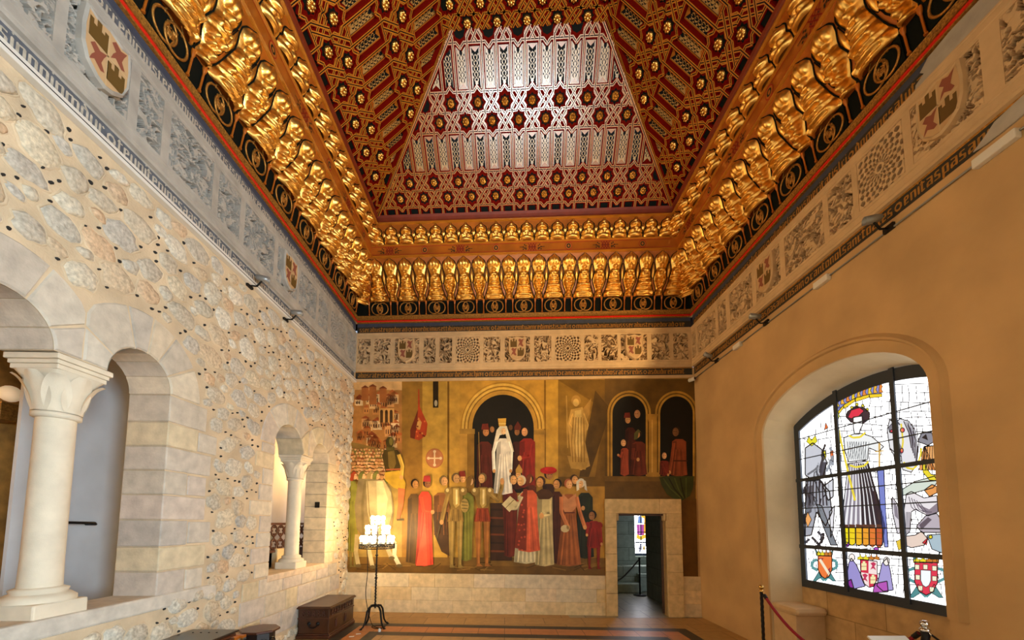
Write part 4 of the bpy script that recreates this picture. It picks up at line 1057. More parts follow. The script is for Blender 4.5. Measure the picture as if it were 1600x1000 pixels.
    for a, b in zones:
        for kk in range(-2*K, 2*K+1):
            s = c+(kk/2+.25)*p
            line([(s, a), (s, b)], 1)
            if b-a > .3: slats.append((s+p/4, (a+b)/2, kk % 2))
            else:
                P = clip_poly([(s+.05, a+.02), (s+p/2-.05, a+.02), (s+p/2-.05, b-.03), (s+.05, b-.03)], hps)
                if P: dark.append([pt(x, y, -.03) for x, y in P])
    for (x0, x1), sg in (((lx0, lx1), 1), ((rx0, rx1), -1)):
        if x0 is not None:
            for off in (.045,): line([(x0+sg*off, .005), (x1+sg*off, v1)], 4)
    rib.build('ribs', M_['red'], t, org)
    strap.build('strapwork', [M_['goldline'], M_['black']], t, org)
    for P in dark[:99]:
        q = MB(); q.face(P, 0); q.build('dark_panel', M_['black'], t, tuple(P[0]))
    bosses.sort(key=lambda b: -b[0] if flip else b[0])
    for s, v in bosses[:99]:
        put('gilded_boss', ME_BOSS, t, M=M @ Matrix.Translation((s, v, -.018)))
    ns = 0
    cache = {}
    slats.sort(key=lambda b: -b[0] if flip else b[0])
    for s, v, light in slats:
        if ns >= 99: break
        box = [(s-SLW/2, v-SLL/2), (s+SLW/2, v-SLL/2), (s+SLW/2, v+SLL/2), (s-SLW/2, v+SLL/2)]
        zz = -deep*.72
        if all(inside(b, hps, .02) for b in box):
            if light not in cache:
                q = MB()
                for P, col, k in slat_polys(light): q.face([V((a, b, .0012*k)) for a, b in P], 1 if col[1] == '1' else 0, col)
                q.face([(-SLW/2-.018, -SLL/2-.012, -.002), (SLW/2+.018, -SLL/2-.012, -.002), (SLW/2+.018, SLL/2+.012, -.002), (-SLW/2-.018, SLL/2+.012, -.002)], 0, '#b0661c')
                cache[light] = q.build('c', [M_['slat'], M_['slatdark']], mesh_only=True)
            put('painted_slat', cache[light], t, M=M @ Matrix.Translation((s, v, zz))); ns += 1
        else:
            q = MB()
            for P, col, k in slat_polys(light):
                P = clip_poly([(a+s, b+v) for a, b in P], [(nx, ny, cc+.03) for nx, ny, cc in hps])
                if len(P) > 2: q.face([pt(a, b, zz+.0012*k) for a, b in P], 1 if col[1] == '1' else 0, col)
            if q.f: q.build('painted_slat', [M_['slat'], M_['slatdark']], t, tuple(V(q.v[0]))); ns += 1
    return t
M_['slat'] = mat('painted slat', rough=.27, attr=True, var=.12, vscale=20, spec=1.); M_['slatdark'] = mat('dark painted slat', rough=.6, attr=True, spec=.1)
def slope_frame(side):
    x = side.r; u = (side.n + V((0, 0, 1))).normalized(); z = x.cross(u); P = side.p(0, GO_, GZ_) + u*.03
    return Matrix(((x.x, u.x, z.x, P.x), (x.y, u.y, z.y, P.y), (x.z, u.z, z.z, P.z), (0, 0, 0, 1)))
ROWS = [(.27, 0), (1.285, 0), (2.30, 0)]
h0, h1 = GO_, GO_+RUN
sF = lambda k, o: (corner(k, o)-FAR.P).dot(FAR.r)
coffer('coffered_slope', 'coffered end slope of the ceiling facing the camera, silvery strapwork lit white', slope_frame(FAR), sF('L', h0), sF('R', h0), SL-.03, ((sF('L', h0), sF('L', h1)), (sF('R', h0), sF('R', h1))), FARW/2, ROWS, .06, 'coffered slopes')
coffer('coffered_slope', 'red and gold coffered slope of the ceiling over the left wall', slope_frame(LEFT), -.2, corner('L', h0).y, SL-.03, ((None, None), (corner('L', h0).y, corner('L', h1).y)), 5.5, ROWS, .09, 'coffered slopes', True)
coffer('coffered_slope', 'red and gold coffered slope of the ceiling over the right wall', slope_frame(RIGHT), -corner('R', h0).y, .2, SL-.03, ((-corner('R', h0).y, -corner('R', h1).y), (None, None)), -5.2, ROWS, .09, 'coffered slopes')
Mf = Matrix(((1, 0, 0, 0), (0, -1, 0, 0), (0, 0, -1, 0), (0, 0, 0, 1)))
fl, fr = -XL+h1, XR-h1
yc = yfar((fl+fr)/2)-h1
MF2 = Matrix.Translation(((fl+fr)/2, yc, GZ_+RUN-.01)) @ Matrix.Rotation(math.atan(TH), 4, 'Z') @ Mf
hw_ = (fr-fl)/2/ct
coffer('flat_ceiling_panel', 'narrow flat panel of gold strapwork along the top of the ceiling', MF2, -hw_, hw_, 4.6, ((None, None), (None, None)), 0, [(.06, 0), (1.08, 0), (2.1, 0), (3.12, 0)], .06, bmar=.04)
# ------------------------------------------------------------------ blackletter
def glyphs():
    S = lambda x, a, b: [(x, a+.45), (x+.5, a), (x+1, a+.45), (x+1, b-.45), (x+.5, b), (x, b-.45)]
    Dm = lambda x, y, r=.6: [(x-r, y), (x, y-r), (x+r, y), (x, y+r)]
    H = lambda x0, y0, x1, y1, w=.35: [(x0, y0-w), (x1, y1-w), (x1, y1+w), (x0, y0+w)]
    g = {}
    g['i'] = ([S(0, 0, 5), Dm(.5, 6.3, .45)], 1); g['n'] = ([S(0, 0, 5), S(2, 0, 5), H(.6, 4.2, 2.4, 4.6)], 3); g['m'] = ([S(0, 0, 5), S(2, 0, 5), S(4, 0, 5), H(.6, 4.2, 2.4, 4.6), H(2.6, 4.2, 4.4, 4.6)], 5)
    g['u'] = ([S(0, 0, 5), S(2, 0, 5), H(.6, .5, 2.4, .8)], 3); g['v'] = ([S(0, 0, 6), S(2, 0, 5), H(.6, .4, 2.4, .8)], 3)
    g['a'] = ([S(0, 0, 2.8), S(2, 0, 5), H(.5, 2.6, 2.3, 2.9), H(.3, 4.7, 2.4, 4.5), H(.6, .4, 2.2, .8)], 3); g['e'] = ([S(0, 0, 5), S(1.7, 2.6, 5), H(.6, 2.4, 2.4, 3.), H(.6, .4, 2.4, .8), H(.6, 4.6, 2.1, 4.6)], 2.7)
    g['c'] = ([S(0, 0, 5), Dm(1.8, 4.4), H(.6, .4, 2.2, .8)], 2.4); g['t'] = ([S(0, 0, 6.3), H(-.4, 4.8, 1.9, 4.8), H(.6, .4, 1.9, .8)], 2.); g['r'] = ([S(0, 0, 5), Dm(1.8, 4.4, .65)], 2.4)
    g['s'] = ([S(0, 2.3, 5), S(1.7, 0, 2.8), H(.4, 2.9, 2.2, 2.3), H(.6, 4.7, 2.4, 4.6), H(0, .5, 2.1, .5)], 2.8); g['d'] = ([S(0, 0, 5), [(2, .45), (2.5, 0), (3, .45), (3, 4.6), (1.4, 6.8), (.7, 6.3), (2, 4.4)], H(.6, .5, 2.4, .7), H(.5, 4.7, 2.2, 4.4)], 3)
    g['b'] = ([S(0, 0, 7), S(2, 0, 5), H(.6, .5, 2.4, .7), H(.6, 4.4, 2.4, 4.6)], 3); g['l'] = ([S(0, 0, 7), H(.6, .4, 1.8, .8)], 1.6); g['f'] = ([S(0, 0, 7), H(-.3, 4.6, 1.9, 4.6), Dm(1.7, 6.4)], 2.1)
    g['q'] = ([S(0, 0, 5), S(2, -2, 5), H(.6, .5, 2.4, .7), H(.6, 4.6, 2.4, 4.4)], 3); g['p'] = ([S(0, -2, 5), S(2, 0, 5), H(.6, .5, 2.4, .7), H(.6, 4.4, 2.4, 4.6)], 3); g['g'] = ([S(0, 0, 5), S(2, -1.4, 5), H(.6, .5, 2.4, .7), H(.6, 4.6, 2.4, 4.4), H(0, -1.4, 2.4, -1.2)], 3)
    g['o'] = ([S(0, 0, 5), S(2, 0, 5), H(.5, .5, 2.5, .5), H(.5, 4.5, 2.5, 4.5)], 3); g['x'] = ([S(.9, 0, 5), Dm(.3, 4.4, .55), Dm(2.4, 4.4, .55), H(.0, 2.5, 2.6, 2.5, .3), Dm(2.3, .6, .5)], 2.8); g['h'] = ([S(0, 0, 7), S(2, -1, 5), H(.6, 4.3, 2.4, 4.6)], 3); g['y'] = ([S(0, 0, 5), S(2, -1.6, 5), H(.6, .5, 2.4, .7)], 3)
    g['*'] = ([[(2+2.1*math.cos(PI*k/4+PI/8), 2.5+2.6*math.sin(PI*k/4+PI/8)) for k in range(8)], ], 4.4)
    return g
GLY = glyphs()
def inscription(q, side, s0, s1, z0, z1, text, o=.006, dot=None):
    k = (z1-z0)/8.6; s = s0; i = 0; base = z0+1.6*k
    n_ = side
    while s < s1-.15:
        ch = text[i % len(text)]; i += 1
        if ch == ' ': s += 1.4*k; continue
        ps, w = GLY[ch]
        if ch == '*':
            s += .5*k
        for j, P in enumerate(ps):
            q.face([n_.p(s+a*k*1.05, o+.0008*j, base+b*k) for a, b in P], 1)
        if ch == '*':
            q.face([n_.p(s+(2+1.2*math.cos(PI*e/4))*k, o+.001, base+(2.5+1.4*math.sin(PI*e/4))*k) for e in range(8)], 0)
        s += (w+.62)*k*1.05
TXT = {'FAR': ('sserabus te xpe dorad * x enedicimus et tibi equia x per s sanc * t am cruce m tuam redimisti santi x * mundum animanius ', 'abosrat esredis * a sdudi retum it r imon orde la sach in x * n tos sanuestro s ori es u x pod * canic u s quint ode '),
       'LEFT': ('miseris x splendor et amor x sepulcro damus * credimus te domin e s ', 'e pinesa a s dic e cit p u lares ino o in m du r * te u nit '),
       'RIGHT': ('p il n b i e l a s d u s i v e r i t a t i s l c i * d o mine s a lu t a m i * ', 'sancto sain * canto nol s an c t o a l e s * e n i t a s pa ')}
def fol(u, v, seed):                               # undercut leafy scrolls
    p_ = V((u*5.2+seed*7.3, v*5.2, seed)); w = V((noise.noise(p_*.9+V((3, 1, 0))), noise.noise(p_*.9+V((9, 4, 2))), 0))
    a = p_+w*1.1
    h = 1-abs(noise.noise(a*1.5))*4.6; h2 = 1-abs(noise.noise(a*2.2+V((5, 5, 1))))*4.4
    h = max(h, h2)+.1
    return max(0, min(1, (h-.1)*2.2))
def wheel(u, v):
    x, y = u-.5, v-.5; r = math.hypot(x, y)*2; a = math.atan2(y, x)
    if r < .1: return 0
    if r < .2: return 1
    t = (r-.2)/.155
    return 0 if math.cos(16*a)*math.cos(PI*t) > .16-.1*min(1, r*.5) else 1
def relief(kind, w, h, seed, nx, nz):
    q = MB(); rows = []
    for j in range(nz+1):
        row = []
        for i in range(nx+1):
            u, v = i/nx, j/nz; e = min(u, 1-u, v*h/w, (1-v)*h/w)
            z = wheel(u, v) if kind == 'wheel' else fol(u*w/.5, v*h/.5, seed)
            row.append((u*w-w/2, v*h, -.095+z*.10 if e > .012 else .0))
        rows.append(row)
    q.grid(rows, 0, None, False)
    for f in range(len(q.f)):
        if sum(q.v[i][2] for i in q.f[f])/4 < -.05: q.m[f] = 1  # deep faces take the painted recess shade
    return q
def shield(q, sc=1., style=0):
    """coat of arms: castles and lions quarterly"""
    ol = [(-.155, .46), (-.10, .44), (0, .47), (.10, .44), (.155, .46), (.17, .30), (.165, .16), (.13, .06), (.06, -.0), (0, -.02), (-.06, 0), (-.13, .06), (-.165, .16), (-.17, .30)]
    ol = [(a*sc, b*sc) for a, b in ol]; cz = .23*sc
    def ring(k, z): return [(a*k, cz+(b-cz)*k, z) for a, b in ol]
    q.grid([ring(1.0, -.03), ring(1.0, .028), ring(.93, .045), ring(.88, .035)], 1, None, False, True)
    q.face(ring(.88, .035), 2, '#c4a276')
    f = .88
    def pol(pts, c, k=1): q.face([(a*sc, b*sc, .035+.002*k) for a, b in pts], 2, c)
    for x, y, c in ((-.07, .33, 1), (.07, .33, 0), (-.065, .15, 0), (.065, .15, 1)):
        if c: pol([(x+1.32*a, y+1.3*b) for a, b in [(-.048, -.065), (.048, -.065), (.048, .05), (.028, .05), (.028, .025), (.012, .025), (.012, .07), (-.012, .07), (-.012, .025), (-.028, .025), (-.028, .05), (-.048, .05)]], '#62491c')
        else:
            pol([(x+1.3*a, y+1.25*b) for a, b in [(-.04, -.06), (-.015, -.03), (.02, -.06), (.04, -.05), (.02, -.01), (.03, .03), (.045, .07), (.01, .05), (-.02, .07), (-.04, .04), (-.015, .01), (-.03, -.02)]], '#8c4e3c')
    pol([(-.006, .0), (.006, 0), (.006, .42), (-.006, .42)], '#c9ad80'); pol([(-.14, .235), (.14, .235), (.14, .247), (-.14, .247)], '#c9ad80')
def make_frieze(which, side, label, s0, s1, panels, st, stl, lt):
    org = side.p((s0+s1)/2, 0, 4.6)
    t = thing('stucco_frieze', label, 'frieze', tuple(org), 'carved stucco friezes')
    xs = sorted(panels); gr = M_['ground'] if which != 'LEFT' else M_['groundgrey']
    q = MB()
    outl = [(s0, 4.80), (s1, 4.80), (s1, 5.60), (s0, 5.60)]
    hs = [[(a, 4.945), (b, 4.945), (b, 5.475), (a, 5.475)] for a, b, k in xs]
    q.holes(outl, hs, lambda p_: side.p(p_[0], .045, p_[1]), 0)
    for h in hs:
        for i in range(4):
            a, b = h[i], h[(i+1) % 4]; q.face([side.p(a[0], .045, a[1]), side.p(a[0], -.0, a[1]), side.p(b[0], 0, b[1]), side.p(b[0], .045, b[1])], 0)
    q.face([side.p(s0, .0, 4.79), side.p(s1, 0, 4.79), side.p(s1, .045, 4.80), side.p(s0, .045, 4.80)]); q.face([side.p(s0, .045, 5.60), side.p(s1, .045, 5.60), side.p(s1, .0, 5.61), side.p(s0, .0, 5.61)])
    for zz in (4.83, 4.905, 5.5, 5.57):
        q.face([side.p(s0, .046, zz), side.p(s1, .046, zz), side.p(s1, .053, zz+.007), side.p(s0, .053, zz+.007)]); q.face([side.p(s0, .053, zz+.007), side.p(s1, .053, zz+.007), side.p(s1, .046, zz+.014), side.p(s0, .046, zz+.014)])
    q.build('stucco_ground', st, t, org)
    for nm, z0, z1, ti in (('upper_inscription', 5.61, 5.745, 0), ('lower_inscription', 4.645, 4.785, 1)):
        q = MB(); q.face([side.p(s0, .004, z0), side.p(s1, .004, z0), side.p(s1, .004, z1), side.p(s0, .004, z1)], 0)
        inscription(q, side, s0+.05, s1, z0, z1, TXT[which][ti].replace(' ', ''))
        q.build(nm, [stl, lt], t, org)
    q = MB(); q.face([side.p(s0, .004, 5.745), side.p(s1, .004, 5.745), side.p(s1, .004, 5.82), side.p(s0, .004, 5.82)]); q.build('blue_strip', M_['bluestrip'], t, org)
    q = MB(); q.face([side.p(s0, .004, 5.60), side.p(s1, .004, 5.60), side.p(s1, .012, 5.612), side.p(s0, .012, 5.612)]); q.face([side.p(s0, .004, 4.782), side.p(s1, .004, 4.782), side.p(s1, .016, 4.795), side.p(s0, .016, 4.795)]); q.build('gilt_edge', M_['golddim'] if which != 'LEFT' else st, t, org)
    if which == 'RIGHT':
        for pts in ([(-3.10, 5.612), (-3.04, 5.60), (-2.9, 5.59), (-2.55, 5.60), (-2.4, 5.66), (-2.5, 5.80), (-2.8, 5.82), (-2.98, 5.80), (-3.05, 5.74), (-3.02, 5.70), (-3.09, 5.67)], [(-2.74, 4.66), (-2.66, 4.64), (-2.5, 4.64), (-2.3, 4.66), (-2.2, 4.76), (-2.4, 4.79), (-2.6, 4.76), (-2.66, 4.71)]):
            q = MB(); q.face([side.p(a, .016, b) for a, b in pts], 0); n_ = len(pts)
            for i in range(n_): q.face([side.p(pts[i-1][0], .0, pts[i-1][1]), side.p(pts[i][0], .0, pts[i][1]), side.p(pts[i][0], .016, pts[i][1]), side.p(pts[i-1][0], .016, pts[i-1][1])])
            q.build('bare_plaster_patch', M_['stuccogrey'], t, org)
    for i, (a, b, k) in enumerate(xs):
        w = b-a; P = side.p((a+b)/2, .04, 4.945); x, n = side.r, side.n
        M = Matrix(((x.x, 0, n.x, P.x), (x.y, 0, n.y, P.y), (x.z, 1, n.z, P.z), (0, 0, 0, 1)))
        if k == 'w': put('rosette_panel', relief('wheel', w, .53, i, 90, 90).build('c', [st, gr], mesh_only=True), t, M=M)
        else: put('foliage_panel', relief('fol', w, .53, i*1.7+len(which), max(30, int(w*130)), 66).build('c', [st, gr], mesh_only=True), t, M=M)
        if k == 's':
            q = MB(); shield(q, 1.02); put('shield', q.build('c', [st, st, M_['paint']], mesh_only=True), t, M=M @ Matrix.Translation((0, .03, .02)))
    return t
xw = lambda x: (x+XL)/ct
fp = [(-3.04, -2.775, 'f'), (-2.70, -2.36, 'f'), (-2.27, -1.77, 's'), (-1.68, -1.43, 'f'), (-1.355, -1.095, 'f'), (-1.02, -.535, 'w'), (-.46, -.12, 'f'), (-.03, .473, 's'), (.557, .896, 'f'), (.972, 1.48, 'w'), (1.55, 1.82, 'f'), (1.885, 2.2, 'f'), (2.262, 2.774, 's'), (2.86, 3.21, 'f'), (3.283, 3.567, 'f')]
make_frieze('FAR', FAR, 'sandy carved stucco frieze across the far wall above the mural', 0.03, FARW-.03, [(xw(a), xw(b), k) for a, b, k in fp], M_['stucco'], M_['navy'], M_['letter'])
rp_ = [(7.2, 7.05, 'f'), (6.98, 6.36, 'f'), (6.28, 6.04, 'w2'), (5.93, 5.37, 'f'), (5.28, 4.79, 's'), (4.70, 4.09, 'f'), (4.02, 3.72, 'f'), (3.66, 3.20, 'w'), (3.13, 2.62, 's'), (2.5, 2.0, 'f'), (1.9, 1.5, 'f'), (1.4, .9, 'w'), (.8, .3, 's')]
make_frieze('RIGHT', RIGHT, 'sandy carved stucco frieze high on the right wall above the arched window', -yR+.03, -YN, [(-a, -b, k) for a, b, k in rp_], M_['stucco'], M_['navy'], M_['letter'])
lp_ = [(.2, .7, 's'), (.85, 1.4, 'w'), (1.5, 1.95, 'f'), (2.02, 2.39, 'f'), (2.46, 2.9, 's'), (2.98, 3.2, 'f'), (3.28, 3.79, 'f'), (3.87, 4.2, 'f'), (4.28, 4.85, 'f'), (4.93, 5.41, 's'), (5.48, 5.98, 'f'), (6.06, 6.40, 'f'), (6.5, 7.1, 'w'), (7.2, 7.6, 'f')]
make_frieze('LEFT', LEFT, 'carved stucco frieze, cool daylight put into its grey colour, high on the left wall', YN, yL-.03, lp_, M_['stuccogrey'], M_['navygrey'], M_['letterw'])
# wiring and lights along the side walls
q = MB(); q.box((-XL, YN, 4.57), (-XL+.06, yL-.02, 4.638), 0, bev=.004); q.box((-XL+.06, YN, 4.600), (-XL+.063, yL-.05, 4.606), 1)
tag(q.build('light_track', [M_['white'], M_['iron']], origin=(-XL, 3, 4.6)), 'long pale lighting track along the left wall under the stucco frieze', 'track')
q = MB(); q.tube([(XR-.015, YN, 4.545), (XR-.015, yR-.02, 4.555)], .010, 6)
tag(q.build('conduit', M_['steel'], origin=(XR, 3, 4.55)), 'thin grey conduit running along the right wall under the stucco frieze', 'conduit')
for y, h, lab in ((4.18, .1, 'white junction box on the right wall conduit, middle one of three'), (5.80, .09, 'white junction box on the right wall conduit nearest the far corner'), (2.6, .13, 'white junction box on the right wall conduit at the right edge of the photo')):
    q = MB(); q.box((XR-.055, y-h, 4.50), (XR+.0, y+h, 4.575), 0, bev=.008); tag(q.build('junction_box', M_['white'], origin=(XR, y, 4.54)), lab, 'junction box', 'junction boxes on the conduit')
def spot(side, y, label, energy, target, col, ang, size=.05, lit=True):
    sg = 1 if side == 'L' else -1; x = -XL if side == 'L' else XR
    t = thing('spotlight', label, 'spotlight', (x, y, 4.57), 'spotlights on the side walls')
    P = V((x+sg*.16, y, 4.66)); d = (V(target)-P).normalized()
    q = MB(); q.tube([(x, y, 4.57), (x+sg*.10, y, 4.56), (P.x, P.y, P.z-.03)], .011, 6); q.box((x-.0 if sg > 0 else x-.03, y-.05, 4.54), (x+.03 if sg > 0 else x, y+.05, 4.60), bev=.004); q.build('bracket', M_['iron'], t, (x, y, 4.57))
    M = d.to_track_quat('Z', 'Y').to_matrix().to_4x4(); M.translation = P
    q = MB(); q.lathe([(.018, -.07), (.032, -.06), (.038, -.01), (.04, .075), (.036, .075), (.035, -.005)], n=16, M=M); q.build('housing', M_['steel'], t, tuple(P))
    q = MB(); q.lathe([(.001, .0), (.035, .0)], n=16, M=M); q.build('lens', M_['lamp'], t, tuple(P))
    if lit:
        ld = bpy.data.lights.new('lamp', 'SPOT'); lo = bpy.data.objects.new('lamp', ld); COL.objects.link(lo)
        ld.energy = energy; ld.color = col; ld.spot_size = ang; ld.spot_blend = .6; ld.shadow_soft_size = size
        lo.parent = t; M2 = d.to_track_quat('-Z', 'Y').to_matrix().to_4x4(); M2.translation = P+d*.09-V(t.location); lo.matrix_local = M2
WARM, NEUT = (1., .66, .3), (1., .92, .80)
# ------------------------------------------------------------------ painted mural on the far wall
q = MB()
def W(x, y, k): return on_far(x, y, .012+.0009*k)
def poly(pts, c, k): q.face([W(x, y, k) for x, y in pts][::-1], 0, c)
def rect(x0, y0, x1, y1, c, k): poly([(x0, y0), (x1, y0), (x1, y1), (x0, y1)], c, k)
def ell_(cx, cy_, rx, ry, c, k, n=14, a0=0., a1=2*PI): poly([(cx+rx*math.cos(a0+(a1-a0)*i/n), cy_+ry*math.sin(a0+(a1-a0)*i/n)) for i in range(n if a1-a0 > 6.2 else n+1)], c, k)
def stroke(pts, w, c, k):
    for (xa, ya), (xb, yb) in zip(pts[:-1], pts[1:]):
        L = math.hypot(xb-xa, yb-ya) or 1; nx, ny = -(yb-ya)/L*w/2, (xb-xa)/L*w/2
        poly([(xa+nx, ya+ny), (xb+nx, yb+ny), (xb-nx, yb-ny), (xa-nx, ya-ny)], c, k)
random.seed(11)
# ground colours of the wall architecture
E0 = dict(l=550, r=1089, t=596, b=900)
poly([(546, 595), (1086, 591), (1088, 780), (944, 780), (945, 899.5), (543, 893.7)], '#b98a34', 0)
poly([(1064, 779), (1088, 779), (1091, 903), (1067, 902)], '#6a4718', 0)
poly([(553, 595), (628, 595), (628, 610), (553, 610)], '#e0b070', 1)
poly([(551, 609), (628, 609), (628, 720), (548, 720)], '#b47a3a', 1)
poly([(548, 715), (628, 715), (628, 893), (544, 892)], '#a98a45', 1)
rect(628, 596, 660, 886, '#9c7028', 1); rect(660, 596, 700, 886, '#c79a3c', 1); rect(699, 596, 702, 886, '#7a5518', 2); rect(702, 596, 718, 886, '#c39438', 1)
rect(718, 596, 853, 760, '#bd8d33', 1); rect(850, 594, 853, 746, '#8a621c', 2); rect(853, 594, 872, 760, '#c59737', 1)
rect(872, 593, 945, 760, '#745418', 1); poly([(872, 594), (945, 640), (930, 745), (872, 745)], '#8f6a22', 2); rect(945, 592, 1087, 782, '#644819', 1); poly([(930, 610), (955, 640), (920, 745), (905, 745)], '#553c10', 3)
# hill town
for i in range(46):
    x = random.uniform(553, 618); y = 613+random.random()*80; w = random.uniform(8, 15); h = random.uniform(9, 19)
    if x+w > 628: w = 628-x
    c = random.choice(['#d89a58', '#c07c40', '#e6b878', '#b06a30', '#ecc890', '#cc8844']); k = 2+int((y-600)/12)
    rect(x, y, x+w, y+h, c, k)
    poly([(x-1, y), (x+w/2, y-random.uniform(3, 7)), (x+w+1, y)] if x+w < 626 else [(x-1, y), (x, y-5), (x+w, y-4), (x+w, y)], random.choice(['#a04e22', '#8a3f1c', '#b8622c']), k)
    for j in range(int(w/4)): rect(x+1.5+j*3.6, y+h*.35, x+3+j*3.6, y+h*.75, '#5a3316', k+1)
for x, y, h in ((577, 604, 28), (593, 607, 22), (565, 606, 20)): rect(x, y, x+11, y+h, '#a8622c', 9); poly([(x-1, y), (x+5.5, y-4), (x+12, y)], '#7a3a1a', 9)
rect(592, 638, 616, 660, '#d8a055', 10)
for i in range(3): rect(594+i*7.5, 643, 598.5+i*7.5, 660, '#4f3316', 11); ell_(596.2+i*7.5, 643, 2.3, 2.8, '#4f3316', 11, 10)
poly([(545, 690), (600, 702), (628, 712), (628, 720), (545, 716)], '#8a6a30', 11)
# banner, slit window, cross roundel
poly([(653.5, 608), (655, 608), (656, 636), (668, 662), (666, 680), (655, 688), (641, 684), (641, 672), (653, 640)], '#b8421c', 4); poly([(653, 640), (641, 672), (641, 684), (648, 686), (652, 660)], '#6e2a12', 5); poly([(654, 652), (659, 660), (656, 672), (650, 668)], '#d8a050', 5)
for i in range(12): ell_(random.uniform(646, 665), random.uniform(655, 682), 1.5, 1.5, random.choice(['#e07030', '#7a2a14', '#d89040']), 6, 6)
rect(676.5, 596, 685, 637, '#2e210c', 4); ell_(681, 630, 2.4, 5, '#cfc09a', 5)
ell_(679, 716, 14, 15.5, '#b06a3a', 4, 22); ell_(679, 716, 12.6, 14, '#b97446', 5, 22); stroke([(679, 705), (679, 727)], 2.2, '#ecd0a0', 6); stroke([(668, 716), (690, 716)], 2.2, '#ecd0a0', 6)
for a in range(4): ell_(679+9.5*math.cos(a*PI/2), 716+10.5*math.sin(a*PI/2), 2.4, 2.4, '#ecd0a0', 6, 8)
# central arch
for r, c, k in ((66.5, '#a87a26', 3), (64.5, '#d8ac4a', 4), (61, '#94691f', 5), (59, '#d8ac4a', 6), (55.5, '#7d5818', 7), (54, '#b98a34', 8), (48, '#100c05', 9)):
    yy = 668; b_ = 670 if k < 9 else 770
    pts = [(786-r, b_)] + [(786-r*math.cos(PI*i/24), yy-r*1.07*math.sin(PI*i/24)+0) for i in range(25)] + [(786+r, b_)]
    poly(pts[::1], c, k)
rect(718, 670, 741, 770, '#c0903a', 10); rect(834, 672, 851, 770, '#b88a34', 10); rect(718, 670, 742, 678, '#a27a30', 11); rect(834, 672, 852, 679, '#a27a30', 11); rect(730, 678, 741, 770, '#8f6722', 11)
# twin arch on the right with onlookers
for cx, r in ((983, 32), (1057, 31.5)):
    for rr, c, k in ((r+2, '#b98c34', 4), (r-1, '#6b4d16', 5), (r-3, '#c0933a', 6), (r-6, '#0d0a05', 7)):
        pts = [(cx-rr, 744)] + [(cx-rr*math.cos(PI*i/18), 646-rr*1.05*math.sin(PI*i/18)) for i in range(19)] + [(cx+rr, 744)]
        if cx > 1000: pts = [(min(x, 1086), y) for x, y in pts]
        poly(pts, c, k)
rect(945, 744, 1086, 752, '#7a5a20', 8); rect(1015.5, 656, 1025, 738, '#b58735', 9); rect(1018, 656, 1020, 738, '#d6ab50', 10); poly([(1010, 647), (1028, 647), (1025, 660), (1014, 660)], '#b58735', 10); poly([(1013, 738), (1028, 738), (1030, 745), (1011, 745)], '#b58735', 10)
SKIN = '#d39a5c'
def shade(c, f):
    r, g, b = lin(c)[:3]; return (min(1, r*f), min(1, g*f), min(1, b*f))
def head(x, y, r, skin=SKIN, hair='#3a2412', k=20, hat=None, face=1):
    ell_(x, y-r*.25, r*1.05, r*1.2, hair, k, 12)
    ell_(x+face*r*.22, y, r*.8, r*1.1, skin, k+1, 12)
    ell_(x+face*r*.45, y+r*.1, r*.42, r*.85, shade(skin, 1.25), k+2, 10)
    rect(x+face*r*.1-r*.2, y-r*.18, x+face*r*.1+r*.1, y-r*.0, shade(skin, .45), k+3); rect(x+face*r*.62-r*.12, y-r*.18, x+face*r*.62+r*.14, y-r*.0, shade(skin, .4), k+3)
    rect(x+face*r*.35-r*.2, y+r*.5, x+face*r*.35+r*.25, y+r*.6, shade(skin, .55), k+3)
    if hat: 
        kind, col = hat
        if kind == 'fez': poly([(x-r*1.0, y-r*.6), (x-r*.75, y-r*2.1), (x+r*.75, y-r*2.2), (x+r*1.05, y-r*.6)], col, k+4)
        if kind == 'beret': ell_(x, y-r*1.05, r*2., r*.85, col, k+4); ell_(x+r*.4, y-r*1.35, r*1.3, r*.55, shade(col, 1.3), k+5)
        if kind == 'hood': poly([(x-r*1.3, y+r*1.6), (x-r*1.2, y-r*.4), (x, y-r*1.7), (x+r*.9, y-r*.9), (x+r*.2, y-r*.6), (x-r*.2, y+r*1.4)], col, k+4)
        if kind == 'cap': ell_(x, y-r*.6, r*1.1, r*.85, col, k+4, 10, PI, 2*PI)
        if kind == 'mitre': poly([(x-r*1.0, y-r*.6), (x-r*1.1, y-r*1.6), (x, y-r*3.4), (x+r*1.1, y-r*1.6), (x+r*.9, y-r*.6)], col, k+4)
        if kind == 'veil': poly([(x-r*1.2, y+r*1.9), (x-r*1.25, y-r*.6), (x, y-r*1.45), (x+r*1.2, y-r*.7), (x+r*1.6, y+r*1.9), (x+r*.9, y+r*1.4), (x+r*.8, y-r*.5), (x, y-r*.9), (x-r*.6, y-r*.4), (x-r*.5, y+r*1.5)], col, k+4)
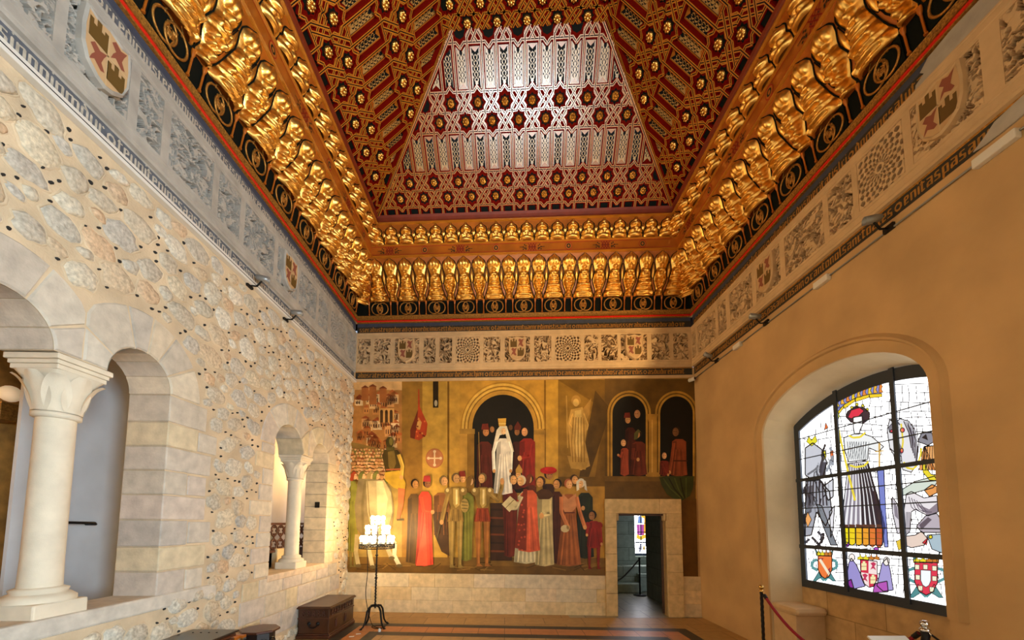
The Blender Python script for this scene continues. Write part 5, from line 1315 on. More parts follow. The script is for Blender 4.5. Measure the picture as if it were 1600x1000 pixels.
def robe(x, y0, y1, ws, wh, c, k, folds=5, lean=0, light=1):
    """x centre, y0 shoulders, y1 hem, ws shoulder half-width, wh hem half-width"""
    h = y1-y0
    P = [(x-ws*.5, y0), (x+ws*.5, y0), (x+ws, y0+h*.07), (x+ws*1.02, y0+h*.3), (x+(ws+wh)/2*.95+lean*.5, y0+h*.6), (x+wh+lean, y1-2), (x+lean, y1+1), (x-wh+lean, y1-2), (x-(ws+wh)/2*.95+lean*.5, y0+h*.6), (x-ws*1.02, y0+h*.3), (x-ws, y0+h*.07)]
    poly(P, c, k)
    sg = light
    poly([(x-sg*ws*.98, y0+h*.08), (x-sg*ws*.35, y0+h*.05), (x-sg*wh*.3+lean, y1-1), (x-sg*wh*.97+lean, y1-2), (x-sg*(ws+wh)/2*.93+lean*.5, y0+h*.6)][::int(sg)], shade(c, .55), k+1)
    for i in range(folds):
        t = -.7+1.5*i/max(1, folds-1); f = .74 if i % 2 else 1.22
        stroke([(x+ws*t*.6, y0+h*.28), (x+(ws*.5+wh*.5)*t*.8+lean*.5, y0+h*.62), (x+wh*t*.95+lean, y1-2)], max(1., wh*.13), shade(c, f), k+2)
def arm(pts, w, c, k, hand=True):
    stroke(pts, w, c, k)
    for x, y in pts[1:-1]: ell_(x, y, w/2, w/2, c, k, 8)
    stroke([(x+w*.25, y) for x, y in pts], w*.35, shade(c, 1.35), k+1)
    if hand: ell_(pts[-1][0], pts[-1][1], w*.5, w*.62, SKIN, k+2, 8)
def legs(x, y0, y1, sp, w, c, k):
    for s in (-1, 1):
        xx = x+s*sp; poly([(xx-w, y0), (xx+w, y0), (xx+w*.75, (y0+y1)/2), (xx+w*.5, y1-3), (xx+w*1.5, y1+1), (xx-w*.6, y1+1), (xx-w*.5, y1-3), (xx-w*.8, (y0+y1)/2)], c, k)
        stroke([(xx+w*.3, y0), (xx+w*.1, y1-4)], w*.45, shade(c, 1.4), k+1)
# ground
poly([(543, 870), (946, 872), (946, 899.5), (543, 893.7)], '#7c5a22', 12); poly([(543, 882), (946, 886), (946, 899.5), (543, 893.7)], '#6b4b1a', 13)
for i in range(30):
    x = random.uniform(548, 930); stroke([(x, random.uniform(878, 892)), (x+random.uniform(10, 30), random.uniform(878, 893))], 1.6, random.choice(['#8e6a2c', '#54390f']), 14)
# people in the twin arches
robe(985, 668, 742, 8, 12, '#4a1c10', 14, 3); head(980, 656, 5.2, k=18, hat=('fez', '#7a2a1c'), face=1, hair='#2a1a10'); head(997, 647, 6, '#b8865a', '#1a120a', 18, face=-1)
robe(998, 690, 743, 10, 13, '#6e2c18', 24); head(997, 679, 5, k=27, hat=('hood', '#5e5a2c'), face=-1); arm([(990, 700), (988, 716), (997, 718)], 5, '#6e2c18', 30); robe(976, 700, 743, 6, 7, '#a8482a', 30, 3); head(973, 692, 5, '#dca872', '#1c130b', 33); arm([(972, 706), (970, 714), (966, 711)], 3.5, '#a8482a', 36)
robe(1061, 686, 744, 11, 13, '#8e4424', 16); head(1057, 675, 6.2, '#7c5232', '#241509', 20, face=-1); stroke([(1051, 720), (1074, 720)], 2, '#4a2412', 22); arm([(1053, 692), (1050, 715), (1046, 738)], 5, '#8e4424', 23)
robe(1038, 720, 743, 7, 8, '#7c2a1c', 26, 3); head(1037, 712, 4.6, '#d8a878', '#1c130b', 29); arm([(1034, 724), (1040, 738), (1044, 742)], 3.5, '#7c2a1c', 32)
# green cloth over the sill
poly([(1030, 746), (1040, 744), (1084, 744), (1083, 762), (1078, 775), (1066, 782), (1050, 778), (1042, 772), (1034, 758)], '#39401a', 20)
for i in range(5): stroke([(1036+i*9, 747), (1048+i*6, 764), (1064+i*2, 778)], 2, '#20260e' if i % 2 else '#4e5724', 21+i % 2)
# stone saint on the wall
for P, c, k in (([(892, 640), (910, 636), (919, 660), (914, 690), (922, 728), (908, 735), (894, 728), (890, 690), (887, 662)], '#c39a4c', 6),
                ([(898, 642), (908, 640), (911, 690), (904, 720), (897, 700)], '#dcb868', 7), ([(886, 712), (920, 716), (915, 734), (892, 732)], '#b78f42', 7),
                ([(910, 640), (924, 622), (921, 648), (915, 660)], '#a8803a', 6)): poly(P, c, k)
for i in range(5): stroke([(896+i*4, 652), (893+i*5, 690), (895+i*4.5, 722)], 1.3, '#8d6728', 8)
ell_(900, 626, 7.5, 8.5, '#a8803a', 6); ell_(900, 629, 4.6, 6.2, '#d0aa5c', 7); stroke([(885, 618), (887, 700)], 2, '#b78f42', 6); arm([(894, 646), (889, 662), (893, 668)], 4, '#c39a4c', 8, False); arm([(911, 646), (918, 664), (916, 672)], 4, '#c39a4c', 8, False)
# group beneath the central arch
robe(757, 690, 764, 11, 13, '#5a2012', 14, 4); head(758, 675, 6, '#b87a44', '#26150a', 18, hat=('fez', '#6e2212')); stroke([(748, 675), (750, 760)], 1.4, '#8a6a30', 22); head(768, 671, 4.4, '#9c6a3a', '#20120a', 16)
robe(808, 690, 764, 9, 11, '#3e160e', 14, 3); head(809, 675, 5, '#8a5c34', '#1d1109', 18, hat=('mitre', '#5a2012'), face=-1); head(797, 668, 4, '#5c3c20', '#160e07', 15)
robe(824, 685, 762, 12, 13, '#8c2418', 22, 5); head(821, 675, 6, '#d09460', '#241509', 27, face=-1); arm([(829, 694), (826, 714), (812, 716)], 7, '#8c2418', 30)
robe(786, 685, 772, 10, 15, '#e9e0cc', 34, 7); poly([(776, 672), (784, 662), (792, 666), (799, 690), (803, 706), (796, 704), (790, 678), (781, 680), (773, 704), (769, 704)], '#ddd2b6', 38)
head(785.5, 674, 4.8, '#e4b884', '#d9cba8', 40); poly([(779.5, 666), (778, 654), (791, 653.5), (790, 666)], '#c99a3c', 45); rect(779, 661, 790.5, 663, '#e6c468', 46)
for s in (-1, 1): arm([(785+s*9, 690), (785+s*14, 706), (785+s*13, 736)], 5, '#e9e0cc', 42)
# dense crowd behind the rider
for j in range(9):
    for i in range(13):
        x = 550+i*4.7+random.uniform(-1, 1)+(j % 2)*2; y = 702+j*5.4+random.uniform(-1, 1); r = 1.5+j*.22
        if x > 604: continue
        ell_(x, y+r*2, r*1.5, r*1.6, random.choice(['#8a7430', '#7a4a24', '#a05a2a', '#6a6a2c', '#9c8238']), 12+j, 8); ell_(x, y, r, r*1.25, random.choice(['#d8a066', '#c48c54', '#e0b27a']), 13+j, 8); ell_(x, y-r*.6, r*1.05, r*.8, random.choice(['#4a2c14', '#8a3a1c', '#6e6a34', '#a07030']), 13+j, 8, PI, 2*PI)
for x, hc in ((553, '#a8431f'), (566, '#7d7a36'), (579, '#a98b52'), (588, '#7d7a36')): head(x, 744, 5, '#dca872', '#4a2c14', 24, hat=('hood', hc))
robe(551, 752, 862, 7, 8, '#8f8a34', 22, 3); legs(551, 818, 885, 3, 3, '#7a6a30', 21)
# grey horse seen from behind with its rider
poly([(560, 748), (575, 748), (600, 750), (611, 765), (616, 795), (612, 826), (604, 842), (570, 842), (557, 826), (554, 790)], '#8c7a52', 30)
poly([(572, 752), (600, 750), (611, 770), (613, 800), (604, 836), (584, 840), (574, 800)], '#bba878', 31); poly([(588, 752), (598, 752), (606, 780), (600, 822), (590, 815)], '#d8c692', 32); stroke([(571, 750), (566, 790), (568, 838)], 4, '#7c6c44', 32); stroke([(574, 752), (577, 800), (585, 838)], 1.6, '#8c7a4c', 33)
for pts, c in (([(558, 835), (556, 862), (560, 884)], '#b9a573'), ([(572, 838), (578, 866), (582, 886)], '#cbb98a'), ([(606, 832), (617, 850), (616, 868), (624, 884)], '#eadbb2'), ([(602, 836), (606, 858), (612, 872)], '#c9b68a')): stroke(pts, 6.5, c, 30); ell_(pts[-1][0], pts[-1][1], 5, 3, '#6e5c34', 31, 8)
poly([(597, 712), (601, 703), (621, 703), (628, 712), (627, 738), (616, 745), (604, 744)], '#4a3a12', 36); poly([(606, 706), (616, 704), (619, 724), (612, 740), (607, 728)], '#7d6428', 37); ell_(609, 691, 6.4, 8.6, '#453a12', 38); ell_(611, 690, 3, 6, '#7a6c2c', 39); rect(604, 698, 616, 704, '#5a4e1c', 38)
poly([(601, 738), (624, 735), (634, 755), (632, 768), (615, 762), (602, 750)], '#c9a02f', 40); arm([(623, 710), (629, 728), (627, 746)], 6, '#c8a040', 41); stroke([(603, 734), (626, 733)], 2.4, '#a85a2c', 42); poly([(622, 762), (633, 764), (630, 790), (624, 812), (619, 812), (622, 786)], '#b5673a', 41); stroke([(620, 812), (631, 812)], 3, '#4a3a1c', 42)
# standing crowd, left to right
robe(647, 772, 880, 10, 13, '#5e431c', 24, 4); head(648, 757, 6, '#a8763e', '#2a1a0c', 28)
robe(664, 768, 884, 10, 14, '#d2442a', 34, 6, -1); head(667, 756, 6, '#8a5a34', '#2c1c10', 39, hat=('fez', '#b53a34')); poly([(650, 884), (662, 820), (664, 790), (668, 884)], '#e8583a', 38); arm([(658, 776), (662, 798), (676, 800)], 6, '#d8492c', 40)
robe(690, 770, 838, 12, 12, '#8a5628', 28, 4); head(693, 752, 6.4, '#d09a60', '#7a6238', 32, face=1); poly([(676, 800), (700, 800), (704, 870), (690, 862), (680, 838)], '#4a3016', 30)
robe(728, 770, 876, 12, 9, '#7c7a2c', 26, 6); head(722, 748, 5.6, k=30, hat=('fez', '#8e2e1c')); head(736, 752, 6, '#d8a86e', '#5c3c18', 30, hat=('hood', '#7d5a24'), face=-1)
def knight(x, yh, yf, facing, skirt, leg, k):
    y0 = yh+13
    poly([(x-13, y0+4), (x-6, y0), (x+6, y0), (x+13, y0+4), (x+11, y0+20), (x+7, y0+34), (x-7, y0+34), (x-11, y0+20)], '#86692c', k); poly([(x-4, y0+2), (x+5, y0+2), (x+6, y0+28), (x, y0+33), (x-4, y0+26)], '#b8994e', k+1); poly([(x, y0+4), (x+3, y0+4), (x+3, y0+26), (x, y0+28)], '#ecd592', k+2)
    for s in (-1, 1): ell_(x+s*12, y0+7, 6, 6.5, '#94763a', k+3, 12); ell_(x+s*12-1, y0+5, 2.6, 3, '#e6cd86', k+4, 8)
    poly([(x-9, y0+33), (x+9, y0+33), (x+13, y0+54), (x-13, y0+54)], skirt, k+1)
    for i in range(5): stroke([(x-7+i*3.5, y0+35), (x-10+i*5, y0+53)], 1.2, shade(skirt, .55 if i % 2 else 1.5), k+2)
    legs(x, y0+52, yf, 6.5, 5, leg, k)
    head(x, yh, 6.4, '#c8965a', '#6b5330', k+6, face=facing)
knight(712, 748, 886, 1, '#8a6c30', '#94793c', 44); arm([(700, 772), (694, 796), (690, 816)], 6.5, '#94763a', 50); ell_(726, 790, 6.5, 11, '#a88c48', 52, 12)
for i in range(3): stroke([(721, 784+i*5), (731, 785+i*5)], 1, '#5c5428', 53)
stroke([(689, 818), (682, 842)], 1.6, '#5a4a28', 50)
knight(754, 748, 884, -1, '#8e3a1c', '#a2662c', 54); arm([(766, 772), (778, 782), (784, 762), (785, 752)], 6, '#94763a', 60); ell_(784.5, 752, 3.2, 5.5, '#d39a5c', 63, 8)
# table with an open book, then the bishop
rect(766, 786, 800, 876, '#3c2210', 24)
for i in range(6): stroke([(766, 796+i*13), (800, 797+i*13)], 3, '#6a3416' if i % 2 else '#2a170a', 25)
robe(797, 764, 870, 11, 9, '#6a2414', 30, 4); head(801, 750, 6.6, '#cf9a5e', '#3a2616', 34, face=1); head(811, 742, 5, k=30, hat=('mitre', '#b58a3c'), face=-1)
robe(823, 768, 880, 14, 19, '#d4c69a', 38, 9, -1); robe(826, 766, 862, 13, 17, '#d9603a', 44, 5, 1, 1); poly([(818, 764), (824, 764), (822, 860), (804, 856), (810, 800)], '#7c2c18', 48); head(815, 752, 6.6, '#d7a468', '#c9b896', 50, face=-1); arm([(815, 776), (806, 794), (797, 794)], 6, '#c9b88c', 52)
for i in range(14): ell_(random.uniform(808, 820), random.uniform(780, 852), 1.7, 1.7, '#c24a2c', 53, 6)
poly([(784, 788), (797, 775), (810, 786), (796, 800)], '#d8c694', 56); stroke([(790, 794), (803, 781)], 1.2, '#8c7648', 57)
robe(829, 758, 800, 9, 10, '#5c2814', 32, 2); head(828, 749, 5.6, k=34, hat=('hood', '#6a3016'), face=-1)
head(857, 742, 6.6, '#9a6a3c', '#2c1a0c', 32, hat=('beret', '#b01c1a')); robe(857, 756, 800, 9, 10, '#3a1c0e', 30, 2)
robe(851, 768, 884, 12, 15, '#c8b47c', 40, 6); poly([(837, 770), (846, 764), (858, 765), (866, 774), (858, 780), (842, 780)], '#4c2c12', 44); head(845, 754, 7, '#c18a50', '#3c2412', 46, face=-1); arm([(858, 782), (858, 804), (846, 806)], 8, '#c8b47c', 45)
robe(870, 768, 880, 9, 10, '#4a1f10', 32, 3); head(871, 757, 6.4, '#c08a50', '#1e130a', 36, face=-1)
robe(889, 772, 884, 11, 19, '#a25c2c', 48, 7); poly([(879, 771), (888, 780), (900, 771), (901, 792), (893, 801), (883, 801), (877, 790)], '#cf8c5c', 52); head(888, 757, 6.2, '#d8a26a', '#b0603c', 54); stroke([(881, 801), (898, 801)], 2, '#6c301a', 55); arm([(877, 776), (877, 800), (888, 824)], 6, '#c07444', 56); arm([(901, 776), (906, 800), (914, 824)], 6, '#c07444', 56); ell_(883, 826, 7, 6, '#cdb98a', 58, 10)
robe(914, 770, 872, 12, 14, '#1f2412', 34, 3); head(897, 750, 6, k=36); head(908, 756, 6, '#d8a872', '#d9d2c0', 40, hat=('veil', '#cfc8b4'), face=-1); arm([(920, 778), (918, 798), (911, 794)], 6, '#20280f', 42)
robe(928, 814, 856, 9, 11, '#8c1c14', 48, 4); head(926, 806, 6, '#9a6a40', '#171009', 52, face=-1); ell_(918, 821, 4.5, 5.5, '#8c1c14', 52); ell_(937, 821, 4.5, 5.5, '#8c1c14', 52); legs(928, 854, 888, 7, 3, '#7a1e16', 47); arm([(918, 822), (917, 836)], 4, '#8c1c14', 53); arm([(938, 822), (940, 850)], 4, '#8c1c14', 53)
tag(q.build('mural', M_['mural'], origin=tuple(on_far(800, 750))), 'large golden painted mural of a robed crowd covering the far wall around the door', 'mural')
q = MB()
for x0, x1 in ((550, 1087),): 
    pa, pb = on_far(x0, 592.5), on_far(x1, 588.5)
    q.face([FAR.p(.0, .03, 4.585), FAR.p(FARW, .03, 4.585), FAR.p(FARW, .03, 4.64), FAR.p(0, .03, 4.64)]); q.face([FAR.p(.0, .0, 4.58), FAR.p(FARW, .0, 4.58), FAR.p(FARW, .03, 4.585), FAR.p(0, .03, 4.585)])
struct(q.build('trim_1', M_['stucco']))
# ------------------------------------------------------------------ furniture along the left wall
def chest():
    lo = (-3.07, 5.90); hi = (-2.62, 6.84); H = .475
    t = thing('wooden_chest', 'carved walnut chest with iron handle beside the candelabra in the left corner', 'chest', ((lo[0]+hi[0])/2, (lo[1]+hi[1])/2, 0))
    x0, y0, x1, y1 = lo[0], lo[1], hi[0], hi[1]; o = tuple(t.location)
    q = MB(); q.box((x0-.02, y0-.02, 0), (x1+.025, y1+.02, .05), bev=.01); q.box((x0-.01, y0-.01, .05), (x1+.014, y1+.01, .075), bev=.01); q.build('plinth', M_['darkwood'], t, o)
    q = MB(); q.box((x0, y0, .075), (x1, y1, H-.04), bev=.006); q.build('body', M_['chestwood'], t, o)
    q = MB(); q.box((x0-.025, y0-.025, H-.04), (x1+.03, y1+.025, H-.012), bev=.011); q.box((x0-.012, y0-.012, H-.014), (x1+.016, y1+.012, H), bev=.005); q.build('lid', M_['chestwood'], t, o)
    q = MB(); q.box((x0-.008, y0-.008, .285), (x1+.01, y1+.008, .305), bev=.006); q.build('moulding', M_['darkwood'], t, o)
    def leaf_band(f, n, nm):
        q = MB()
        for i in range(n):
            for j in range(2):
                for s in (-1, 1):
                    u = (i+.5)/n; a = .05*s
                    pts = [f(u+s*.28/n*math.cos(b)*(.6+.4*j), .37+(-1)**j*.022+.02*math.sin(b)*s, .008) for b in [PI*k/6 for k in range(8)]]
                    q.tube(pts, .006, 5)
            q.lathe([(.012, 0), (.010, .008), (.001, .012)], n=8, M=Matrix.Translation(f((i+.5)/n, .37, .002)) @ (Matrix.Rotation(PI/2, 4, 'X') if nm else Matrix.Rotation(PI/2, 4, 'Y')))
        q.build('carved_frieze', M_['darkwood'], t, o)
    leaf_band(lambda u, z, d: V((x0+.04+u*(x1-x0-.08), y0-d, z)), 5, True)
    leaf_band(lambda u, z, d: V((x1+d, y0+.05+u*(y1-y0-.1), z)), 9, False)
    q = MB(); xc = (x0+x1)/2
    for s in (-1, 1): q.lathe([(.03, 0), (.026, .008), (.012, .012), (.001, .02)], n=12, M=Matrix.Translation((xc+s*.065, y0, .225)) @ Matrix.Rotation(PI/2, 4, 'X'))
    q.tube([(xc+.065*math.cos(a)*1.0, y0-.022, .225-.06*math.sin(a)) for a in [PI*k/12 for k in range(13)]], .008, 6); q.build('handle', M_['iron'], t, o)
    for yy in (6.15, 6.5):
        q = MB(); q.box((x1, yy-.035, .12), (x1+.012, yy+.035, .25), bev=.005); q.tube([(x1+.012, yy-.02, .14), (x1+.016, yy, .2), (x1+.012, yy+.02, .24)], .006, 5); q.build('carved_bracket', M_['darkwood'], t, o)
chest()
def bench_chest():
    x0, x1, y0, y1, H = -3.08, -2.63, 2.3, 3.94, .672
    t = thing('black_chest', 'long black polished chest against the left wall at the bottom of the photo', 'chest', ((x0+x1)/2, (y0+y1)/2, 0)); o = tuple(t.location)
    q = MB(); q.box((x0+.02, y0, .05), (x1-.03, y1-.03, H-.09), bev=.006); q.build('body', M_['blackwood'], t, o)
    q = MB(); q.box((x0, y0-.02, H-.022), (x1+.01, y1, H), bev=.008); q.build('lid', M_['blackwood'], t, o)
    q = MB(); q.box((x0+.01, y0, H-.06), (x1-.01, y1-.012, H-.03), bev=.01); q.box((x0+.015, y0, H-.10), (x1-.022, y1-.022, H-.07), bev=.008); q.build('moulding', M_['darkwood'], t, o)
    q = MB(); q.box((x0, y0-.01, 0), (x1, y1-.01, .06), bev=.01); q.build('plinth', M_['blackwood'], t, o)
    for i in range(4):
        q = MB(); q.lathe([(.009, 0), (.008, .003), (.001, .005)], n=8, M=Matrix.Translation((-2.98+.075*i, 3.82, H))); q.build('stud', M_['iron'], t, (-2.98+.075*i, 3.82, H))
bench_chest()
def octagon(x, y, H, R, label, top, body, name):
    t = thing(name, label, 'stool', (x, y, 0)); o = (x, y, 0)
    def oct_(r, z, ph=PI/8): return [(x+r*math.cos(PI/4*i+ph), y+r*math.sin(PI/4*i+ph), z) for i in range(8)]
    q = MB(); q.grid([oct_(R*.95, H-.03), oct_(R, H-.022), oct_(R, H-.008), oct_(R*.97, H)], 0, None, False, True); q.face(oct_(R*.97, H)); q.face(oct_(R*.95, H-.03)[::-1]); q.build('top', top, t, o)
    q = MB(); q.grid([oct_(R*.76, .04), oct_(R*.76, H-.03)], 0, None, False, True); q.build('body', body, t, o)
    q = MB(); q.grid([oct_(R*.84, 0), oct_(R*.84, .03), oct_(R*.78, .05)], 0, None, False, True); q.face(oct_(R*.84, 0)[::-1]); q.build('plinth', body, t, o)
    for i in range(8):
        a = PI/4*i; d = V((math.cos(a), math.sin(a), 0)); tg = V((-d.y, d.x, 0)); P = V((x, y, 0)) + d*(R*.76*math.cos(PI/8))
        if d.y > .5: continue
        q = MB(); rr = R*.24
        for zc in (H*.70,):
            q.tube([P+d*.006+tg*rr*math.cos(b)+V((0, 0, zc+rr*math.sin(b))) for b in [2*PI*k/20 for k in range(20)]], .008, 6, closed=True)
            for k in range(3):
                b0 = 2*PI*k/3; q.tube([P+d*.012+tg*(rr*.75*u*math.cos(b0+u*2.4))+V((0, 0, zc+rr*.75*u*math.sin(b0+u*2.4))) for u in [j/8 for j in range(9)]], [.012-.006*j/8 for j in range(9)], 6)
            q.lathe([(.028, 0), (.024, .014), (.001, .026)], n=12, M=Matrix.Translation(P+V((0, 0, zc))) @ d.to_track_quat('Z', 'Y').to_matrix().to_4x4())
        q.build('carved_rosette', body, t, o)
octagon(-2.84, 4.62, .50, .205, 'small black octagonal stool with carved rosettes and brown edged top', M_['darkwood'], M_['blackwood'], 'octagonal_stool')
q = MB(); 
t = thing('wooden_stool', 'plain brown wooden stool half hidden behind the black octagonal stool', 'stool', (-2.97, 4.52, 0))
q = MB(); q.box((-3.08, 4.36, .46), (-2.86, 4.42, .49), bev=.005); q.box((-3.08, 4.30, .455), (-2.90, 4.38, .485), bev=.005); q.build('seat', M_['wood'], t, (-2.97, 4.4, .47))
q = MB(); q.box((-3.07, 4.31, 0), (-2.91, 4.36, .455), bev=.005); q.build('side_board', M_['wood'], t, (-2.97, 4.4, .2))

# ------------------------------------------------------------------ candelabra
def candelabra():
    x, y = -2.17, 6.60
    t = thing('candelabra', 'tall black wrought iron candelabra with tiers of lit bulbs before the mural', 'candelabra', (x, y, 0)); o = (x, y, 0)
    q = MB(); pts = [(x, y, .36), (x, y, 1.75)]
    q.tube([(x, y, .30+.05*i) for i in range(30)], .013, 8)
    n = 90
    q.tube([(x+.015*math.cos(i*.9), y+.015*math.sin(i*.9), .36+i*.0075) for i in range(n)], .006, 5)
    for z in (.36, .80, 1.18): q.lathe([(.015, z-.015), (.03, z), (.015, z+.015)], (x, y, 0), 12)
    q.build('stem', M_['iron'], t, o)
    for k in range(4):
        a = PI/4+PI/2*k+.15; d = V((math.cos(a), math.sin(a), 0)); q = MB()
        pr = [(.0, .33), (.05, .345), (.11, .33), (.15, .27), (.165, .18), (.185, .09), (.22, .03), (.26, .012)]
        for s in range(len(pr)-1):
            (r0, z0), (r1, z1) = pr[s], pr[s+1]
        q.tube([V((x, y, z))+d*r for r, z in pr], [.012, .016, .017, .017, .016, .015, .014, .012], 6)
        q.lathe([(.024, 0), (.026, .008), (.001, .014)], n=10, o=(x+d.x*.26, y+d.y*.26, 0)); q.build('leg', M_['iron'], t, o)
    q = MB(); R = .285; z = 1.335
    for zz in (z-.035, z+.035): q.tube([(x+R*math.cos(b), y+R*math.sin(b), zz) for b in [2*PI*i/36 for i in range(36)]], .008, 6, closed=True)
    for i in range(36):
        b0, b1 = 2*PI*i/36, 2*PI*(i+1)/36
        q.tube([(x+R*math.cos(b0), y+R*math.sin(b0), z-.035), (x+R*math.cos(b1), y+R*math.sin(b1), z+.035)], .004, 4); q.tube([(x+R*math.cos(b1), y+R*math.sin(b1), z-.035), (x+R*math.cos(b0), y+R*math.sin(b0), z+.035)], .004, 4)
    for i in range(4): b = PI/2*i; q.tube([(x, y, z), (x+R*math.cos(b), y+R*math.sin(b), z)], .008, 5)
    for R2, z2 in ((.19, 1.52), (.10, 1.68)):
        q.tube([(x+R2*math.cos(b), y+R2*math.sin(b), z2) for b in [2*PI*i/28 for i in range(28)]], .007, 5, closed=True)
        for i in range(4): b = PI/2*i; q.tube([(x, y, z2), (x+R2*math.cos(b), y+R2*math.sin(b), z2)], .006, 5)
    q.build('openwork_tray', M_['iron'], t, o)
    cup = MB(); cup.lathe([(.018, 0), (.032, .02), (.036, .06), (.033, .062), (.03, .03), (.012, .012)], n=14); cm = cup.build('c', [M_['glasscup']], mesh_only=True)
    bb = MB(); bb.lathe([(.012, 0), (.014, .03), (.03, .06), (.034, .085), (.026, .11), (.001, .122)], n=14); bm_ = bb.build('c', [M_['bulb']], mesh_only=True)
    for R2, z2, n in ((.25, 1.355, 10), (.175, 1.53, 7), (.085, 1.69, 4)):
        for i in range(n):
            b = 2*PI*i/n+.2; P = V((x+R2*math.cos(b), y+R2*math.sin(b), z2))
            c_ = put('cup', cm, t, P); u = put('bulb', bm_, c_, P+V((0, 0, .035)))
candelabra()
q = MB(); pts = [(-2.36, 6.66, 1.3), (-2.33, 6.64, .9), (-2.34, 6.62, .5), (-2.24, 6.6, .1), (-2.15, 6.55, .012), (-2.02, 6.48, .010), (-1.98, 6.55, .010), (-2.1, 6.63, .010), (-2.2, 6.55, .012), (-2.12, 6.46, .010), (-2.0, 6.43, .010)]
def smooth(p_, n=6):
    out = []; p_ = [V(a) for a in p_]
    for i in range(len(p_)-1):
        a, b, c, d = p_[max(i-1, 0)], p_[i], p_[i+1], p_[min(i+2, len(p_)-1)]
        for j in range(n):
            s = j/n; out.append(.5*((2*b)+(c-a)*s+(2*a-5*b+4*c-d)*s*s+(3*b-a-3*c+d)*s**3))
    return out+[p_[-1]]
q.tube(smooth(pts), .006, 6); tag(q.build('power_cable', M_['iron'], origin=(-2.15, 6.55, .02)), 'black cable hanging from the candelabra and coiled on the floor by its feet', 'cable')
q = MB(); q.lathe([(.022, 0), (.024, .03), (.012, .05)], n=12, o=(-1.99, 6.30, 0)); tag(q.build('plug', M_['white'], origin=(-1.99, 6.30, 0)), 'small white plug lying on the dark tile in front of the candelabra', 'plug')
for i, (x, y, r) in enumerate(((-2.27, 6.16, .3), (-2.32, 6.02, .1))):
    q = MB(); Mx = Matrix.Translation((x, y, .004)) @ Matrix.Rotation(r, 4, 'Z'); q.box((-.035, -.014, -.003), (.035, .014, .003), M=Mx)
    tag(q.build('paper_scrap', M_['white'], origin=(x, y, 0)), ('white paper scrap on the terracotta tile, farther of the two', 'white paper scrap on the terracotta tile, nearer of the two')[i], 'paper', 'paper scraps by the chest')

# ------------------------------------------------------------------ barriers
def stanchion(x, y, label, fin, h=.96, r=.017):
    t = thing('barrier_post', label, 'barrier post', (x, y, 0), 'barrier posts'); o = (x, y, 0)
    q = MB(); q.lathe([(.15, 0), (.15, .012), (.13, .022), (.03, .03)], (x, y, 0), 28); q.build('base', M_['iron'], t, o)
    q = MB(); n = 60; rows = []
    for j in range(n+1):
        z = .03+(h-.08)*j/n; rows.append([(x+r*(1+.18*math.sin(3*(a+z*32)))*math.cos(a), y+r*(1+.18*math.sin(3*(a+z*32)))*math.sin(a), z) for a in [2*PI*i/14 for i in range(14)]])
    q.grid(rows, 0, None, True, True); q.build('post', M_['iron'], t, o)
    q = MB(); q.lathe([(r*1.3, h-.055), (r*1.5, h-.045), (r*1.1, h-.035), (r*.9, h-.03)]+[(.001+.028*math.cos(a), h-.003+.028*math.sin(a)) for a in [(-60+15*k)*PI/180 for k in range(11)]], (x, y, 0), 18); q.build('finial', fin, t, o)
    q = MB(); q.tube([(x, y-.015, h-.06), (x, y-.035, h-.06), (x, y-.04, h-.075)], .006, 6); q.build('hook', fin, t, o)
PA, PB = (3.07, 4.62), (3.20, 2.94)
stanchion(*PA, 'black barrier post with brass ball by the far side of the arched window', M_['brass'], .985)
stanchion(*PB, 'barrier post with bright steel ball at the bottom right of the photo', M_['chrome'], .985, .024)
a, b = V((PA[0], PA[1]-.045, .90)), V((PB[0], PB[1]+.045, .90))
q = MB(); pts = []
for i in range(25):
    u = i/24; P = a.lerp(b, u); P.z -= .42*(1-(2*u-1)**2); pts.append(P)
q.tube(pts, .016, 8); o = q.build('rope', M_['velvet'], origin=tuple(pts[12])); tag(o, 'sagging dark red rope strung between the two barrier posts', 'rope')
for e, d in ((0, 1), (24, -1)):
    k = MB(); k.tube([pts[e], pts[e+d]*.55+pts[e]*.45], .021, 8); k.build('rope_end', M_['iron'], o, tuple(pts[e]))
q = MB(); q.tube([V((PB[0], PB[1]-.03, .92)), V((PB[0]+.12, PB[1]-.05, .82)), V((PB[0]+.28, PB[1]-.02, .62)), V((XR-.004, PB[1], .5))], .008, 6); tag(q.build('tether_cord', M_['iron'], origin=(3.4, 2.94, .7)), 'thin dark cord from the steel topped barrier post to the right wall', 'cord')
t = thing('information_panel', 'white sloping information panel beside the steel topped barrier post', 'panel', (2.98, 2.92, 0))
Mp = Matrix.Translation((2.98, 2.92, .80)) @ Matrix.Rotation(math.radians(35), 4, 'X')
q = MB(); q.box((-.16, -.12, -.008), (.14, .12, .008), M=Mp, bev=.004); q.build('board', M_['white'], t, (2.98, 2.92, .8))
q = MB(); q.tube([(2.98, 2.92, .02), (2.98, 2.92, .80)], .016, 10); q.lathe([(.13, 0), (.13, .015), (.02, .025)], (2.98, 2.92, 0), 24); q.build('stand', M_['steel'], t, (2.98, 2.92, 0))
